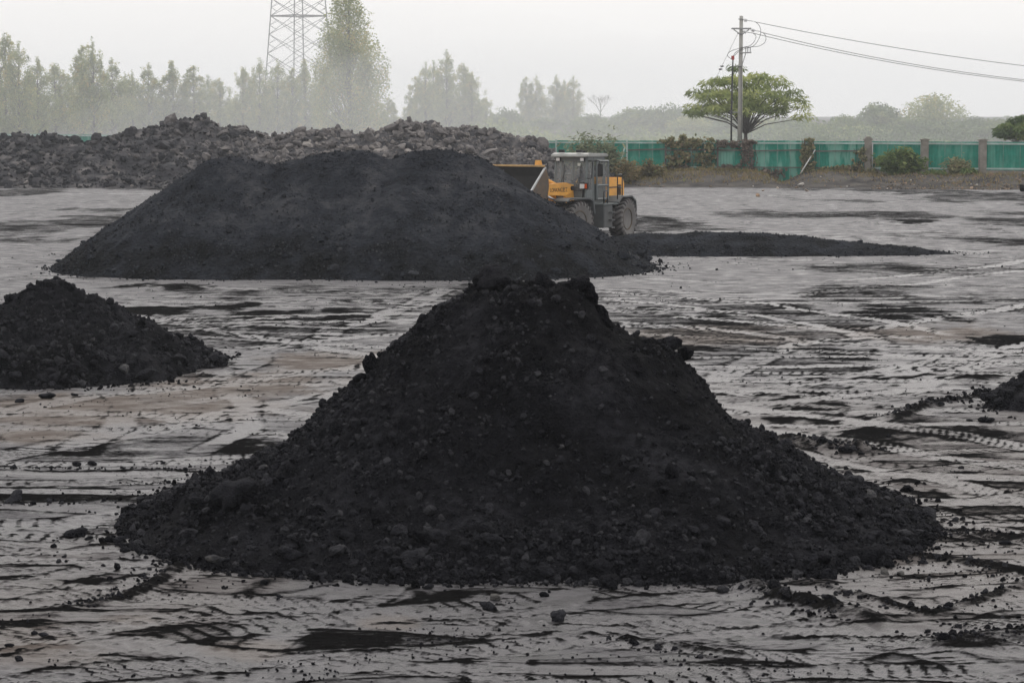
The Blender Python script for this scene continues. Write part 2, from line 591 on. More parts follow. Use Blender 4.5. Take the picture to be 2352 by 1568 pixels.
# ------------------------------------------------------------------ ground
# wheel tracks: (points on the 2352 px view, width in m, depth, tread kind)
TR = [
    ([(34, 1546), (239, 1443), (308, 1375), (410, 1334), (480, 1306)], 1.3, .035, 2),
    ([(560, 1568), (598, 1546), (649, 1460), (718, 1409), (804, 1368)], 0.8, .03, 2),
    ([(-200, 1510), (300, 1500), (800, 1512), (1300, 1500), (1800, 1482), (2500, 1500)], .55, .03, 1),
    ([(-200, 1555), (400, 1560), (900, 1548), (1500, 1545), (2500, 1560)], .55, .03, 1),
    ([(-200, 1395), (0, 1388), (260, 1375), (500, 1395), (900, 1430), (1500, 1445), (2500, 1440)], .5, .03, 1),
    ([(-200, 1210), (0, 1207), (330, 1192)], .5, .035, 1),
    ([(-200, 1268), (0, 1263), (340, 1250)], .5, .035, 1),
    ([(-200, 1325), (0, 1318), (200, 1300), (360, 1280)], .55, .03, 0),
    ([(-200, 1120), (0, 1112), (260, 1105), (420, 1090)], .5, .04, 0),
    ([(-200, 1085), (0, 1088), (300, 1092), (430, 1080)], .4, .03, 1),
    ([(1850, 1520), (2010, 1452), (2232, 1374), (2500, 1320)], .55, .04, 1),
    ([(1700, 1480), (1900, 1420), (2100, 1385), (2500, 1290)], .45, .03, 1),
    ([(1500, 1380), (1750, 1410), (2000, 1470), (2300, 1560)], .5, .03, 2),
    ([(1050, 1370), (1150, 1400), (1400, 1430), (1700, 1445), (2000, 1430)], .6, .025, 2),
    ([(1755, 949), (1840, 891), (1993, 854), (2232, 813), (2500, 770)], .6, .03, 2),
    ([(1925, 973), (2027, 898), (2096, 854), (2198, 826), (2500, 790)], .6, .03, 2),
    ([(1880, 1000), (2060, 930), (2150, 870), (2230, 840), (2500, 815)], .6, .03, 2),
    ([(1650, 870), (1720, 835), (1800, 800), (1900, 780), (2100, 770)], .6, .025, 2),
    ([(1700, 905), (1900, 895), (2100, 905), (2352, 930), (2500, 940)], .6, .02, 2),
    ([(-200, 1000), (0, 950), (250, 905), (500, 880), (760, 850), (1000, 800)], .7, .03, 2),
    ([(-200, 1090), (0, 1040), (300, 990), (640, 930), (900, 880)], .7, .03, 2),
    ([(-200, 1010), (0, 990), (300, 940), (600, 905)], .6, .03, 0),
    ([(480, 870), (620, 800), (760, 770), (900, 720), (1000, 660)], .6, .02, 2),
    ([(300, 720), (500, 760), (700, 790), (900, 800)], .6, .025, 2),
    ([(150, 690), (420, 700), (800, 690), (1080, 700)], .6, .025, 0),
    ([(1380, 700), (1700, 690), (2000, 660), (2352, 620)], .6, .025, 0),
    ([(1400, 740), (1700, 760), (2000, 750), (2352, 700)], .6, .025, 2),
    ([(1500, 640), (1800, 650), (2100, 630), (2500, 580)], .6, .025, 0),
    ([(2500, 1150), (2200, 1130), (1980, 1060), (1860, 1000)], .6, .03, 1),
    ([(2500, 1210), (2200, 1190), (2000, 1120), (1900, 1070)], .5, .03, 2),
    ([(2040, 1180), (2200, 1230), (2500, 1290)], .5, .03, 0),
]
rt = np.random.RandomState(21)
for i in range(34):                     # the long sideways ruts of the far yard
    y0 = 440 + 300 * rt.rand() ** 1.1
    sl = rt.uniform(-.02, .03)
    c0 = rt.uniform(-300, 1900)
    ln = rt.uniform(500, 1700)
    TR.append(([(c0 + ln * t, y0 + sl * ln * t + rt.uniform(-2, 2)) for t in (0, .25, .5, .75, 1)], rt.uniform(.4, .7), rt.uniform(.02, .05), 0))
for i in range(46):                     # crossing tyre tracks, in pairs, of the near and middle yard
    x0, y0 = rt.uniform(-13, 13), 23 + 50 * rt.rand() ** 1.5
    a = rt.normal(0, .22) if rt.rand() < .62 else rt.normal(1.0, .35) * rt.choice([-1, 1])
    kap = rt.normal(0, .035)
    kd = int(rt.choice([1, 2, 2]))
    wd = rt.uniform(.42, .62)
    L_ = rt.uniform(14, 40)
    pa = [[], []]
    for t in np.linspace(-.5, .5, 12):
        h_ = a + kap * t * L_
        for q, of in enumerate((0, 2.0)):
            pa[q].append((x0 + math.cos(a + kap * t * L_ * .5) * t * L_ - math.sin(h_) * of, y0 + math.sin(a + kap * t * L_ * .5) * t * L_ + math.cos(h_) * of))
    for p in pa:
        TR.append((p, wd, .016, kd + 10))
# crumb ridges: (points, height, width)
RG = [
    ([(1815, 1010), (1870, 1022), (1930, 1032), (1995, 1034)], .13, .26),
    ([(2030, 955), (2090, 935), (2150, 922), (2215, 916), (2270, 903)], .07, .16),
    ([(1715, 1348), (1790, 1375), (1870, 1396), (1965, 1418)], .10, .20),
    ([(165, 1390), (250, 1368), (320, 1335), (380, 1300), (430, 1280)], .06, .13),
    ([(-100, 1074), (100, 1076), (300, 1076), (430, 1080)], .03, .08),
    ([(-100, 1162), (50, 1158), (180, 1156), (270, 1148)], .03, .09),
    ([(1840, 1335), (1976, 1370), (2113, 1405), (2220, 1380), (2330, 1340)], .035, .09),
    ([(2055, 1272), (2180, 1290), (2352, 1322), (2480, 1345)], .035, .22),
    ([(2090, 1214), (2230, 1222), (2480, 1250)], .03, .18),
    ([(1400, 1470), (1520, 1488), (1650, 1512)], .035, .09),
    ([(2150, 1470), (2260, 1448), (2450, 1428)], .05, .32),
]
# dark patches of dry fines: cx, cy, rx, ry on the 2352 px view
DK = [(1940, 815, 80, 15), (2145, 832, 52, 9), (2310, 858, 60, 9), (175, 1040, 62, 14), (545, 1032, 90, 20), (400, 1466, 130, 24), (835, 1395, 80, 16), (800, 1484, 110, 22),
      (1040, 1392, 60, 20), (1250, 1462, 90, 16), (2260, 1450, 120, 28), (2100, 716, 115, 22), (1800, 952, 36, 18), (1912, 950, 56, 18), (2090, 1008, 140, 22), (600, 1386, 130, 18),
      (1560, 1372, 90, 14), (1390, 1378, 70, 18), (150, 1140, 260, 14), (120, 1235, 260, 16), (60, 1300, 120, 8), (200, 1340, 180, 10), (500, 1330, 90, 10), (100, 1440, 110, 26),
      (400, 658, 70, 8), (1330, 1470, 120, 18), (1500, 1475, 140, 20), (420, 820, 80, 14), (330, 712, 90, 8), (800, 728, 50, 14), (2200, 1010, 120, 14), (2300, 780, 70, 8), (1590, 800, 60, 7),
      (2090, 508, 60, 6), (620, 720, 60, 12), (540, 700, 70, 8), (2200, 860, 120, 8), (1830, 905, 60, 7), (1700, 1540, 120, 12), (900, 1556, 140, 12), (2150, 1540, 90, 10)]
BR = [(200, 945, 420, 36), (600, 880, 260, 28), (1650, 772, 260, 22), (60, 1490, 160, 60), (2120, 762, 190, 18), (760, 830, 160, 20), (560, 1500, 90, 18), (880, 1440, 60, 14), (0, 1000, 250, 18), (300, 1430, 90, 14)]

FPX = [-400, 0, 520, 1024, 1300]
FY = [300, 258, 195, 185, 180]
fxs = [(p - 512) / F * d for p, d in zip(FPX, FY)]


def fence_y(x):
    return np.interp(x, fxs, FY)


def seg_dist(px, py, pts):
    """distance to a polyline and the length along it"""
    best = np.full(px.shape, 1e9)
    sa = np.zeros(px.shape)
    sg = np.zeros(px.shape)
    acc = 0.0
    for (ax, ay), (bx, by) in zip(pts[:-1], pts[1:]):
        dx, dy = bx - ax, by - ay
        L = math.hypot(dx, dy)
        t = np.clip(((px - ax) * dx + (py - ay) * dy) / (L * L), 0, 1)
        qx, qy = px - ax - t * dx, py - ay - t * dy
        d = np.hypot(qx, qy)
        s = np.sign(dx * (py - ay) - dy * (px - ax))
        m = d < best
        best = np.where(m, d, best)
        sa = np.where(m, acc + t * L, sa)
        sg = np.where(m, s, sg)
        acc += L
    return best, sa, sg


def bank_z(x, y):
    yb = fence_y(x) - 12.5 + 1.6 * vn(x * .13, 0 * x, 5) + .5 * vn(x * .6, 0 * x, 8)
    t = (y - yb) / 9.0
    notch = np.exp(-((x - 18.9) / 1.1) ** 2)
    h = 0.75 * sst(0, 1, t) + .12 * sst(0, .3, t) * fbm(x * .5, y * .5, 3, 4) + .3 * np.exp(-((x - 13.5) / 2.5) ** 2) * sst(0, .6, t) * (1 - sst(.8, 1.4, t))
    return h * (1 - .85 * notch * (1 - sst(1.5, 1.9, t))), sst(-.02, .08, t)


def make_ground():
    ys = [-260, -60, 0, 8]
    y = 12.0
    while y < 172:
        ys.append(y)
        y += .12 if y < 21 else (.044 if y < 40 else max(.055, y * .0036))
    while y < 232:
        ys.append(y)
        y += .55
    while y < 2900:
        ys.append(y)
        y *= 1.09
    ys = np.array(ys)
    nf_ = 470                             # fine columns, then a few coarse ones to each side
    u = np.concatenate([[-4.5, -3.2, -2.3, -1.7, -1.3, -1.12], np.linspace(-1, 1, nf_), [1.12, 1.3, 1.7, 2.3, 3.2, 4.5]])
    nc = len(u)
    w = np.where(ys > 232, .25 * 232 + 1.2 + (ys - 232) * .72, .25 * ys + 1.2)
    w = np.where(ys < 10, np.abs(ys) * .9 + 6.5, w)
    X = np.clip(u[None, :] * w[:, None], -2200, 2200)
    Y = np.repeat(ys[:, None], nc, 1)
    x, y = X.ravel(), Y.ravel()
    near = (y > 10) & (y < 200)
    xs, yy = x[near], y[near]
    wx = xs + .35 * vn(xs * .35, yy * .35, 40)
    wy = yy + .35 * vn(xs * .35, yy * .35, 41)
    z = (.006 + .024 * sst(35, 75, yy)) * fbm(xs * .25, yy * .25, 1, 3) + .003 * fbm(xs * 1.1, yy * 1.1, 2, 4)
    # fines patches
    n = fbm(xs * .16, yy * .085, 11, 5, .6)
    dry = -.04 + .25 * sst(38, 25, yy) + .46 * sst(-.05, .75, n) + .10 * fbm(xs * .9, yy * .5, 12, 3)
    dry += .05 * sst(40, 150, yy)
    dry += .22 * sst(.35, .9, np.abs(fbm(xs * .5, yy * 1.8, 18, 4)))
    rough = sst(.15, .5, fbm(xs * .4, yy * .4, 14, 3))
    z += .010 * rough * fbm(xs * 3.2, yy * 3.2, 13, 3)
    z += .004 * np.abs(vn(xs * .8, yy * 1.6, 15))
    brown = np.zeros(xs.shape)
    # screen-measured marks, carried to where they lie on the ground
    fx = (512 + xs * F / yy) / K
    fy = (112.5 + EYE * F / yy) / K
    jit = .8 * fbm(wx * .9, wy * .5, 22, 5, .62)
    for cx, cy, rx, ry in DK:
        d = np.hypot((fx - cx) / rx, (fy - cy) / ry)
        q = sst(1.4, .6, d + jit)
        dry = np.maximum(dry, .74 * q)
        z += .010 * q * (.6 + .5 * vn(xs * 6, yy * 6, 23))
    for cx, cy, rx, ry in BR:
        d = np.hypot((fx - cx) / rx, (fy - cy) / ry)
        brown = np.maximum(brown, .9 * sst(1.5, .4, d + .6 * jit))
    brown = np.maximum(brown, .5 * sst(.0, .8, fbm(xs * .22, yy * .1, 51, 4)) * sst(60, 30, yy))
    wet = np.zeros(xs.shape)
    for pts, wd, dp, kind in TR:
        P = pts if kind >= 10 else [g2(*p) for p in pts]
        gain = 1.0 if kind >= 10 else 1.4
        kind = kind % 10
        x0, x1 = min(p[0] for p in P) - 2, max(p[0] for p in P) + 2
        y0, y1 = min(p[1] for p in P) - 2, max(p[1] for p in P) + 2
        i = np.nonzero((xs > x0) & (xs < x1) & (yy > y0) & (yy < y1))[0]
        if not len(i):
            continue
        d, s, sg = seg_dist(wx[i], wy[i], P)
        t = d / (wd * .5)
        keep = .8 + .2 * sst(-.3, .2, fbm(s * .3, s * 0 + wd * 9, 31, 2))
        dp = dp * (.28 + .22 * (kind == 0))
        ins = sst(1.08, .9, t) * keep
        rim = np.exp(-((t - 1.22) / .18) ** 2) * keep
        z[i] += -dp * ins + dp * .8 * rim * (.6 + .8 * np.abs(vn(xs[i] * 5, yy[i] * 5, 33)))
        if kind == 1:
            ph = s / .17 + np.abs(d) * 1.1 / .17 * sg * .9
            tr = sst(.25, .7, np.sin(2 * np.pi * ph + 1.1 * vn(s * 1.3, d * 3, 35))) * sst(-.5, .2, vn(s * .8, d * 2.5, 39))
            z[i] += .009 * tr * ins
            dry[i] = dry[i] * (1 - .6 * ins) + gain * .5 * tr * ins * (.35 + .65 * sst(-.4, .4, vn(s * .35, d * 1.5, 47)))
        elif kind == 2:
            ph = s / .19 + .5 * vn(s * 1.5, d * 1.5, 36)
            sn = np.sin(2 * np.pi * ph)
            z[i] += .006 * ins * sn
            tr = sst(.35, .85, sn) * sst(-.35, .25, vn(s * 1.1, d * 2.2, 37))
            dry[i] = dry[i] * (1 - .55 * ins) + gain * .55 * tr * ins
        else:
            z[i] += .006 * ins * np.sin(2 * np.pi * (d / .16))
            dry[i] += .25 * sst(.2, .9, np.sin(2 * np.pi * d / .16 + vn(s, d, 38))) * ins
        wet[i] = np.maximum(wet[i], ins * sst(-.6, .3, vn(s * .15, s * 0 + wd * 31, 44)))
        dry[i] = dry[i] + .34 * rim - .12 * ins
    for k, (pts, h, wd) in enumerate(RG):
        P = [g2(*p) for p in pts]
        x0, x1 = min(p[0] for p in P) - 2, max(p[0] for p in P) + 2
        y0, y1 = min(p[1] for p in P) - 2, max(p[1] for p in P) + 2
        i = np.nonzero((xs > x0) & (xs < x1) & (yy > y0) & (yy < y1))[0]
        d, s, sg = seg_dist(wx[i], wy[i], P)
        e = np.exp(-(d / wd) ** 2)
        z[i] += h * e * (.55 + .7 * np.abs(vn(xs[i] * 4, yy[i] * 4, 60 + k))) 
        dry[i] = np.maximum(dry[i], .72 * sst(.2, .6, e) * (.55 + .45 * sst(-.5, .3, fbm(xs[i] * 1.6, yy[i] * 1.6, 66, 3))))
    bz, bk = bank_z(xs, yy)
    z = z * (1 - .9 * bk) + bz + bk * (.05 * fbm(xs * 1.3, yy * 1.3, 70, 3))
    Z = np.where(y >= 200, .75, 0.0) + 0 * x
    Z[near] = z
    D = np.zeros(x.shape); D[near] = dry
    B = np.zeros(x.shape); B[near] = np.clip(brown, 0, 1) * (1 - .3 * np.clip(wet, 0, 1))
    Wt = np.zeros(x.shape); Wt[near] = wet
    Kk = np.where(y >= 200, 1.0, 0.0) + 0 * x
    Kk[near] = bk
    nr = len(ys)
    idx = np.arange(nr * nc).reshape(nr, nc)
    Fc = np.stack([idx[:-1, :-1], idx[:-1, 1:], idx[1:, 1:], idx[1:, :-1]], -1).reshape(-1, 4)
    me = np_mesh('ground', np.stack([x, y, Z], 1), Fc, True, {'dry': D, 'brown': B, 'bank': Kk, 'wet': Wt})
    o = link('ground', me, m_ground)
    tag(o, 'wet black coal yard mud crossed by tyre tracks and puddles', kind='structure')
    # sampler for things that rest on it
    grid_near = idx
    return ys, w, Z.reshape(nr, nc)[:, 6:-6], nf_


GY, GW, GZ, GN = make_ground()


def gz(x, y):
    i = int(np.searchsorted(GY, y)) - 1
    i = max(0, min(i, len(GY) - 2))
    u = x / GW[i]
    j = max(0, min(GN - 1, int(round((u + 1) * .5 * (GN - 1)))))
    return float(GZ[i, j])


def gza(x, y):
    i = np.clip(np.searchsorted(GY, y) - 1, 0, len(GY) - 2)
    j = np.clip(np.round((x / GW[i] + 1) * .5 * (GN - 1)).astype(int), 0, GN - 1)
    return GZ[i, j]


# ------------------------------------------------------------------ lumps and rocks
def ico(sub):
    bm = bmesh.new()
    bmesh.ops.create_icosphere(bm, subdivisions=sub, radius=1.0)
    V = np.array([v.co[:] for v in bm.verts])
    Fc = np.array([[v.index for v in f.verts] for f in bm.faces])
    bm.free()
    return V, Fc


def variants(sub, n, seed, angular):
    V0, Fc = ico(sub)
    out = []
    for k in range(n):
        r = np.random.RandomState(seed + k)
        V = V0.copy()
        if angular:
            for _ in range(9):
                d = r.normal(size=3)
                d /= np.linalg.norm(d)
                h = r.uniform(.45, .85)
                e = np.maximum(V @ d - h, 0)
                V = V - e[:, None] * d[None, :]
            V *= 1 + .06 * r.normal(size=(len(V), 1))
        else:
            ph = r.uniform(0, 9, 3)
            b = np.sin(V @ r.normal(size=3) * 2.2 + ph[0]) + np.sin(V @ r.normal(size=3) * 3.1 + ph[1]) + .7 * np.sin(V @ r.normal(size=3) * 5 + ph[2])
            b = b + .45 * np.sin(V @ r.normal(size=3) * 8 + ph[1]) + .35 * np.sin(V @ r.normal(size=3) * 13 + ph[2])
            V = V * (1 + .13 * b[:, None] + .06 * r.normal(size=(len(V), 1)))
        V *= np.array([1, r.uniform(.65, .95), r.uniform(.5, .85)])
        out.append((V, Fc))
    return out


LUMP_S = variants(1, 10, 100, False)
LUMP_M = variants(2, 12, 200, False)
LUMP_L = variants(3, 4, 250, False)
ROCK_S = variants(1, 8, 300, True)
ROCK_M = variants(2, 14, 400, True)


def rots(n, r):
    q = r.normal(size=(n, 4))
    q /= np.linalg.norm(q, axis=1)[:, None]
    w, x, y, z = q.T
    return np.stack([np.stack([1 - 2 * (y * y + z * z), 2 * (x * y - z * w), 2 * (x * z + y * w)], -1),
                     np.stack([2 * (x * y + z * w), 1 - 2 * (x * x + z * z), 2 * (y * z - x * w)], -1),
                     np.stack([2 * (x * z - y * w), 2 * (y * z + x * w), 1 - 2 * (x * x + y * y)], -1)], 1)


def scatter(name, P, S, vars_, seed, mat, parent=None, smooth=True, tint=None):
    r = np.random.RandomState(seed)
    n = len(P)
    Rm = rots(n, r)
    ch = r.randint(0, len(vars_), n)
    tint = r.rand(n) if tint is None else tint
    Vs, Fs, Ts = [], [], []
    off = 0
    for k, (V, Fc) in enumerate(vars_):
        i = np.nonzero(ch == k)[0]
        if not len(i):
            continue
        W = np.einsum('nij,vj->nvi', Rm[i], V) * S[i][:, None, None] + P[i][:, None, :]
        m = len(V)
        Vs.append(W.reshape(-1, 3))
        Fs.append((Fc[None] + (np.arange(len(i)) * m)[:, None, None] + off).reshape(-1, 3))
        Ts.append(np.repeat(tint[i], m))
        off += len(i) * m
    me = np_mesh(name, np.concatenate(Vs), np.concatenate(Fs), smooth, {'tint': np.concatenate(Ts)})
    return link(name, me, mat, parent)


_lump_cache = {}


def lump_mesh(kind, k, tint, mat):
    key = (kind, k, round(tint, 1), mat.name)
    if key not in _lump_cache:
        V, Fc = {'M': LUMP_M, 'L': LUMP_L, 'R': ROCK_M}[kind][k]
        me = np_mesh('lump', V, Fc, kind != 'R', {'tint': np.full(len(V), round(tint, 1))})
        me.materials.append(mat)
        _lump_cache[key] = me
    return _lump_cache[key]


def lump(name, p, s, kind='M', tint=.5, mat=None, parent=None, rnd=None, flat=1.0):
    r = rnd or R0
    n = {'M': 12, 'L': 4, 'R': 14}[kind]
    o = link(name, lump_mesh(kind, r.randrange(n), tint, mat or m_coal), None, parent)
    o.location = p
    o.rotation_euler = (r.uniform(-.5, .5), r.uniform(-.5, .5), r.uniform(0, 6.28)) if flat < 1.0 else (r.uniform(0, 6.28), r.uniform(0, 6.28), r.uniform(0, 6.28))
    o.scale = (s, s * r.uniform(.8, 1.1), s * flat)
    return o


def heap_body(name, hf, x0, x1, y0, y1, st, mat, parent, tint=.25, ycoarse=None, tcell=.11, low=0.0):
    xs = np.arange(x0, x1, st)
    if ycoarse:
        ys = np.concatenate([np.arange(y0, ycoarse, st * 1.2), np.arange(ycoarse, y1, st * 4)])
    else:
        ys = np.arange(y0, y1, st)
    X, Y = np.meshgrid(xs, ys)
    Z = hf(X, Y)
    nr, nc = X.shape
    idx = np.arange(nr * nc).reshape(nr, nc)
    Fc = np.stack([idx[:-1, :-1], idx[:-1, 1:], idx[1:, 1:], idx[1:, :-1]], -1).reshape(-1, 4)
    ok = (Z.ravel()[Fc] > -.06).any(1)
    Fc = Fc[ok]
    used = np.unique(Fc)
    mp = np.full(nr * nc, -1)
    mp[used] = np.arange(len(used))
    V = np.stack([X.ravel(), Y.ravel(), np.maximum(Z.ravel(), -.12)], 1)[used]
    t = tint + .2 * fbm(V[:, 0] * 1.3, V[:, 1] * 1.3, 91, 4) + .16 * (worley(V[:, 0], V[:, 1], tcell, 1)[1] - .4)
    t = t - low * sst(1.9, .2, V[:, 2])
    return link(name, np_mesh(name, V, mp[Fc], True, {'tint': t}), mat, parent)


def sample_heap(hf, x0, x1, y0, y1, n, r, wfun=None):
    P = []
    tot = 0
    while tot < n:
        x = r.uniform(x0, x1, n * 3)
        y = r.uniform(y0, y1, n * 3)
        z = hf(x, y)
        k = z > .005
        if wfun is not None:
            k &= r.rand(len(x)) < wfun(x, y, z)
        P.append(np.stack([x, y, z], 1)[k])
        tot += k.sum()
    return np.concatenate(P)[:n]


# front heap ---------------------------------------------------------------
HL = np.array([(5.36, 0), (4.75, .25), (4.52, .51), (3.97, .64), (3.43, .91), (2.94, 1.43), (2.45, 1.67), (2.13, 1.95), (1.91, 2.13), (1.37, 2.44), (1.04, 2.68), (.77, 2.82), (.4, 2.84), (0, 2.84)])[::-1]
HR = np.array([(5.05, 0), (4.73, .18), (4.18, .37), (3.64, .62), (3.25, .81), (2.87, .97), (2.55, 1.19), (2.22, 1.57), (1.79, 1.93), (1.68, 2.08), (1.24, 2.2), (.92, 2.36), (.755, 2.62), (.54, 2.84), (0, 2.84)])[::-1]
HF_ = np.array([(0, 2.86), (.8, 2.78), (1.6, 2.25), (3.1, 1.25), (4.4, .48), (5.1, .12), (5.25, 0)])


def h_front(x, y):
    dx, dy = x - .3, y - 33.4
    a = np.where(dx < 0, 4.95, 4.75)
    b = np.where(dy < 0, 5.1, 4.6)
    t = (np.abs(dx / a) ** 2.6 + np.abs(dy / b) ** 2.6) ** (1 / 2.6)
    t = t * (1 + .05 * fbm(x * .55, y * .55, 80, 3))
    hs = np.where(dx < 0, np.interp(t * 5.36, HL[:, 0], HL[:, 1]), np.interp(t * 5.05, HR[:, 0], HR[:, 1]))
    hf = np.interp(t * 5.2, HF_[:, 0], HF_[:, 1])
    r2 = dx * dx + dy * dy + 1e-6
    wgt = (dx * dx / r2)
    h = hs * wgt + hf * (1 - wgt)
    e = sst(1.06, .8, t)
    h = h - .1 * e + e * (.075 * fbm(x * 1.1, y * 1.1, 81, 3) + .05 * fbm(x * 3.2, y * 3.2, 82, 3) + (.35 + .65 * sst(-.4, .3, fbm(x * .9, y * .9, 95, 3))) * (.085 * cobble(x, y, .17, 1) + .06 * cobble(x, y, .095, 2)))
    return np.where(t > 1.0, (1 - t) * 1.2, h)


def build_heap(name, label, hf, ext, st, nsmall, nmid, nparts, base_s, seed, cat='coal heap', mat=None, small_bias=None, rnd_seed=1, ycoarse=None, tcell=.11, tint=.2, low=0.0, nspill=500, group=None, sub_small=ROCK_S):  # default tint keeps the body near black, painting in shade between the lumps
    mat = mat or m_coal
    x0, x1, y0, y1 = ext
    root = empty(name, ((x0 + x1) / 2, (y0 + y1) / 2, 0))
    tag(root, label, cat, group)
    inv = Matrix.Translation(-root.location)

    def fix(o):
        o.matrix_parent_inverse = inv
        return o
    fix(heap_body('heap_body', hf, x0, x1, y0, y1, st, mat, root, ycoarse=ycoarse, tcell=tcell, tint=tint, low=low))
    r = np.random.RandomState(seed)
    H = float(hf(np.linspace(x0, x1, 200)[:, None], np.linspace(y0, y1, 200)[None]).max())
    patch = lambda x, y: sst(-.35, .5, fbm(x * .9, y * .9, 95, 3))
    wf = lambda x, y, z: (.22 + .78 * patch(x, y)) * (.35 + .65 * sst(.75 * H, .1 * H, z) + .3 * sst(.8 * H, .95 * H, z))
    P = sample_heap(hf, x0, x1, y0, y1, nsmall, r, wf)
    S = base_s * .42 * np.exp(r.normal(0, .35, len(P)))
    P[:, 2] += S * .3
    tn = np.clip(r.normal(.54, .16, len(P)), 0, .8)
    o = fix(scatter('small_lumps', P, S, sub_small, seed, mat, root, False, tn))
    o['kind'] = 'stuff'
    P = sample_heap(hf, x0, x1, y0, y1, nmid, r, wf)
    S = base_s * .82 * np.exp(r.normal(0, .36, len(P)))
    P[:, 2] += S * .3
    tn = np.clip(r.normal(.54, .14, len(P)), 0, .76)
    o = fix(scatter('middling_lumps', P, S, ROCK_M, seed + 1, mat, root, False, tn))
    o['kind'] = 'stuff'
    # crumbs that rolled past the foot
    if nspill:
        X = r.uniform(x0, x1, nspill * 14)
        Y = r.uniform(y0, y1, nspill * 14)
        Z = hf(X, Y)
        k = (Z < .02) & (Z > -.75) & (r.rand(len(X)) < np.exp(np.minimum(Z, 0) * 5.5)) & (fbm(X * .7, Y * .7, 97, 3) + .35 > 0)
        X, Y = X[k][:nspill], Y[k][:nspill]
        S = base_s * .5 * np.exp(r.normal(0, .45, len(X)))
        o = fix(scatter('spilled_crumbs', np.stack([X, Y, gza(X, Y) + S * .2], 1), S, sub_small, seed + 5, mat, root, False, np.clip(r.normal(.3, .15, len(X)), 0, .7)))
        o['kind'] = 'stuff'
    # the largest lumps, one by one
    wf2 = lambda x, y, z: (.06 + sst(.5 * H, .05 * H, z) + .7 * sst(.85 * H, .96 * H, z))
    P = sample_heap(hf, x0, x1, y0, y1, nparts, r, wf2)
    rr = random.Random(rnd_seed)
    for p in P:
        s = base_s * min(3.4, 1.5 * math.exp(rr.gauss(0, .33))) * (1.25 if p[2] < .15 * H else 1)
        t = min(.66, max(.1, rr.gauss(.46, .1)))
        if rr.random() < .025:
            t = .95
        s *= 1 - .35 * min(1, max(0, p[2] / H - .15) * 2)
        fix(lump('coal_lump', (p[0], p[1], p[2] + s * .22), s, 'R' if rr.random() < .55 else ('L' if s > .1 else 'M'), t, mat, root, rr, rr.uniform(.7, .95)))
    return root, fix


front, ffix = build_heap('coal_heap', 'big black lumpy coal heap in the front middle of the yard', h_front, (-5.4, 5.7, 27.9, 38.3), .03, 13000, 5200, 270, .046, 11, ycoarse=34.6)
rr = random.Random(5)
for (px, py, s, fl) in [(490, 277, .22, .75), (483, 282, .16, .9), (502, 281, .15, .8), (541, 284, .17, 1.0), (548, 290, .2, 1.0), (566, 288, .18, .9), (578, 286, .2, .85), (590, 294, .16, 1.0), (372, 350, .17, 1.0), (363, 362, .15, .7),
                        (640, 345, .14, .9), (668, 344, .18, .9), (683, 352, .15, .9), (700, 398, .12, .8), (430, 318, .13, 1.0), (548, 344, .11, .6), (602, 318, .15, 1.0), (618, 336, .1, 1.0)]:
    x, y, z = at(px, py, 33.3)
    z = min(z, float(h_front(np.array(x), np.array(33.3))) + s * .6)
    ffix(lump('coal_lump', (x, 33.3, z), s, 'L', rr.uniform(.2, .5), m_coal, front, rr, fl))
for (px, py, s, t) in [(434, 578, .17, .45), (240, 555, .21, .5), (170, 505, .2, .4), (150, 520, .16, .3), (600, 578, .22, .4), (620, 572, .2, .4), (700, 565, .3, .5), (745, 560, .22, .4), (815, 560, .26, .4), (860, 562, .22, .3),
                       (470, 562, .16, 1.0), (548, 562, .2, 1.0), (494, 565, .17, .9), (235, 500, .3, .5), (275, 510, .34, .5), (380, 572, .16, .4), (640, 560, .32, .5), (780, 545, .24, .4), (200, 530, .2, .4), (530, 570, .15, .6)]:
    x, y = gnd(px, py)
    for _ in range(40):
        z = float(h_front(np.array(x), np.array(y)))
        if z > 0 and abs(gnd(px, py, z)[1] - y) < .05:
            break
        x, y = gnd(px, py, max(z, 0))
    ffix(lump('coal_lump', (x, y, max(z, 0) + s * .25), s, 'L', t, m_coal, front, rr, .85))


# left heap ------------------------------------------------------------------
def h_left(x, y):
    dx, dy = x + 9.05, y - 53.0
    a = np.where(dx < 0, 3.7, 3.15)
    b = np.where(dy < 0, 4.5, 3.6)
    t = np.hypot(dx / a, dy / b) * (1 + .07 * fbm(x * .7, y * .7, 180, 3))
    h = np.interp(t, [0, .1, .22, .44, .66, .82, 1.0], [1.76, 1.52, 1.26, .96, .6, .34, 0])
    e = sst(1.05, .85, t)
    h = h + e * (.13 * fbm(x * 1.1, y * 1.1, 181, 3) + .09 * fbm(x * 3.2, y * 3.2, 182, 3) + .10 * cobble(x, y, .3, 3) + .07 * cobble(x, y, .14, 4) - .1)
    return np.where(t > 1, (1 - t) * 1.0, h)


left, lfix = build_heap('coal_heap', 'low black coal heap with jagged top cut off by the left edge', h_left, (-13.0, -5.6, 48.0, 57.0), .05, 4000, 1100, 190, .068, 31, rnd_seed=2)
for (px, py, s) in [(38, 289, .2), (53, 285, .24), (66, 287, .2), (90, 292, .17), (10, 296, .18), (28, 292, .14), (160, 335, .22), (168, 342, .18), (196, 354, .2), (140, 322, .13), (120, 312, .12)]:
    x, y, z = at(px, py, 52.8)
    z = min(z, float(h_left(np.array(x), np.array(52.8))) + s * .35)
    lfix(lump('coal_lump', (x, 52.8, z), s, 'L', .35, m_coal, left, rr, .9))


def h_right(x, y):
    dx, dy = x - 11.5, y - 46.0
    t = np.hypot(dx / 3.25, dy / 2.7) * (1 + .08 * fbm(x * .8, y * .8, 280, 3))
    h = 1.5 * (1 - t) + .11 * fbm(x * 1.4, y * 1.4, 281, 4) + .08 * cobble(x, y, .22, 5) + .02
    return np.where(t > 1, (1 - t), h)


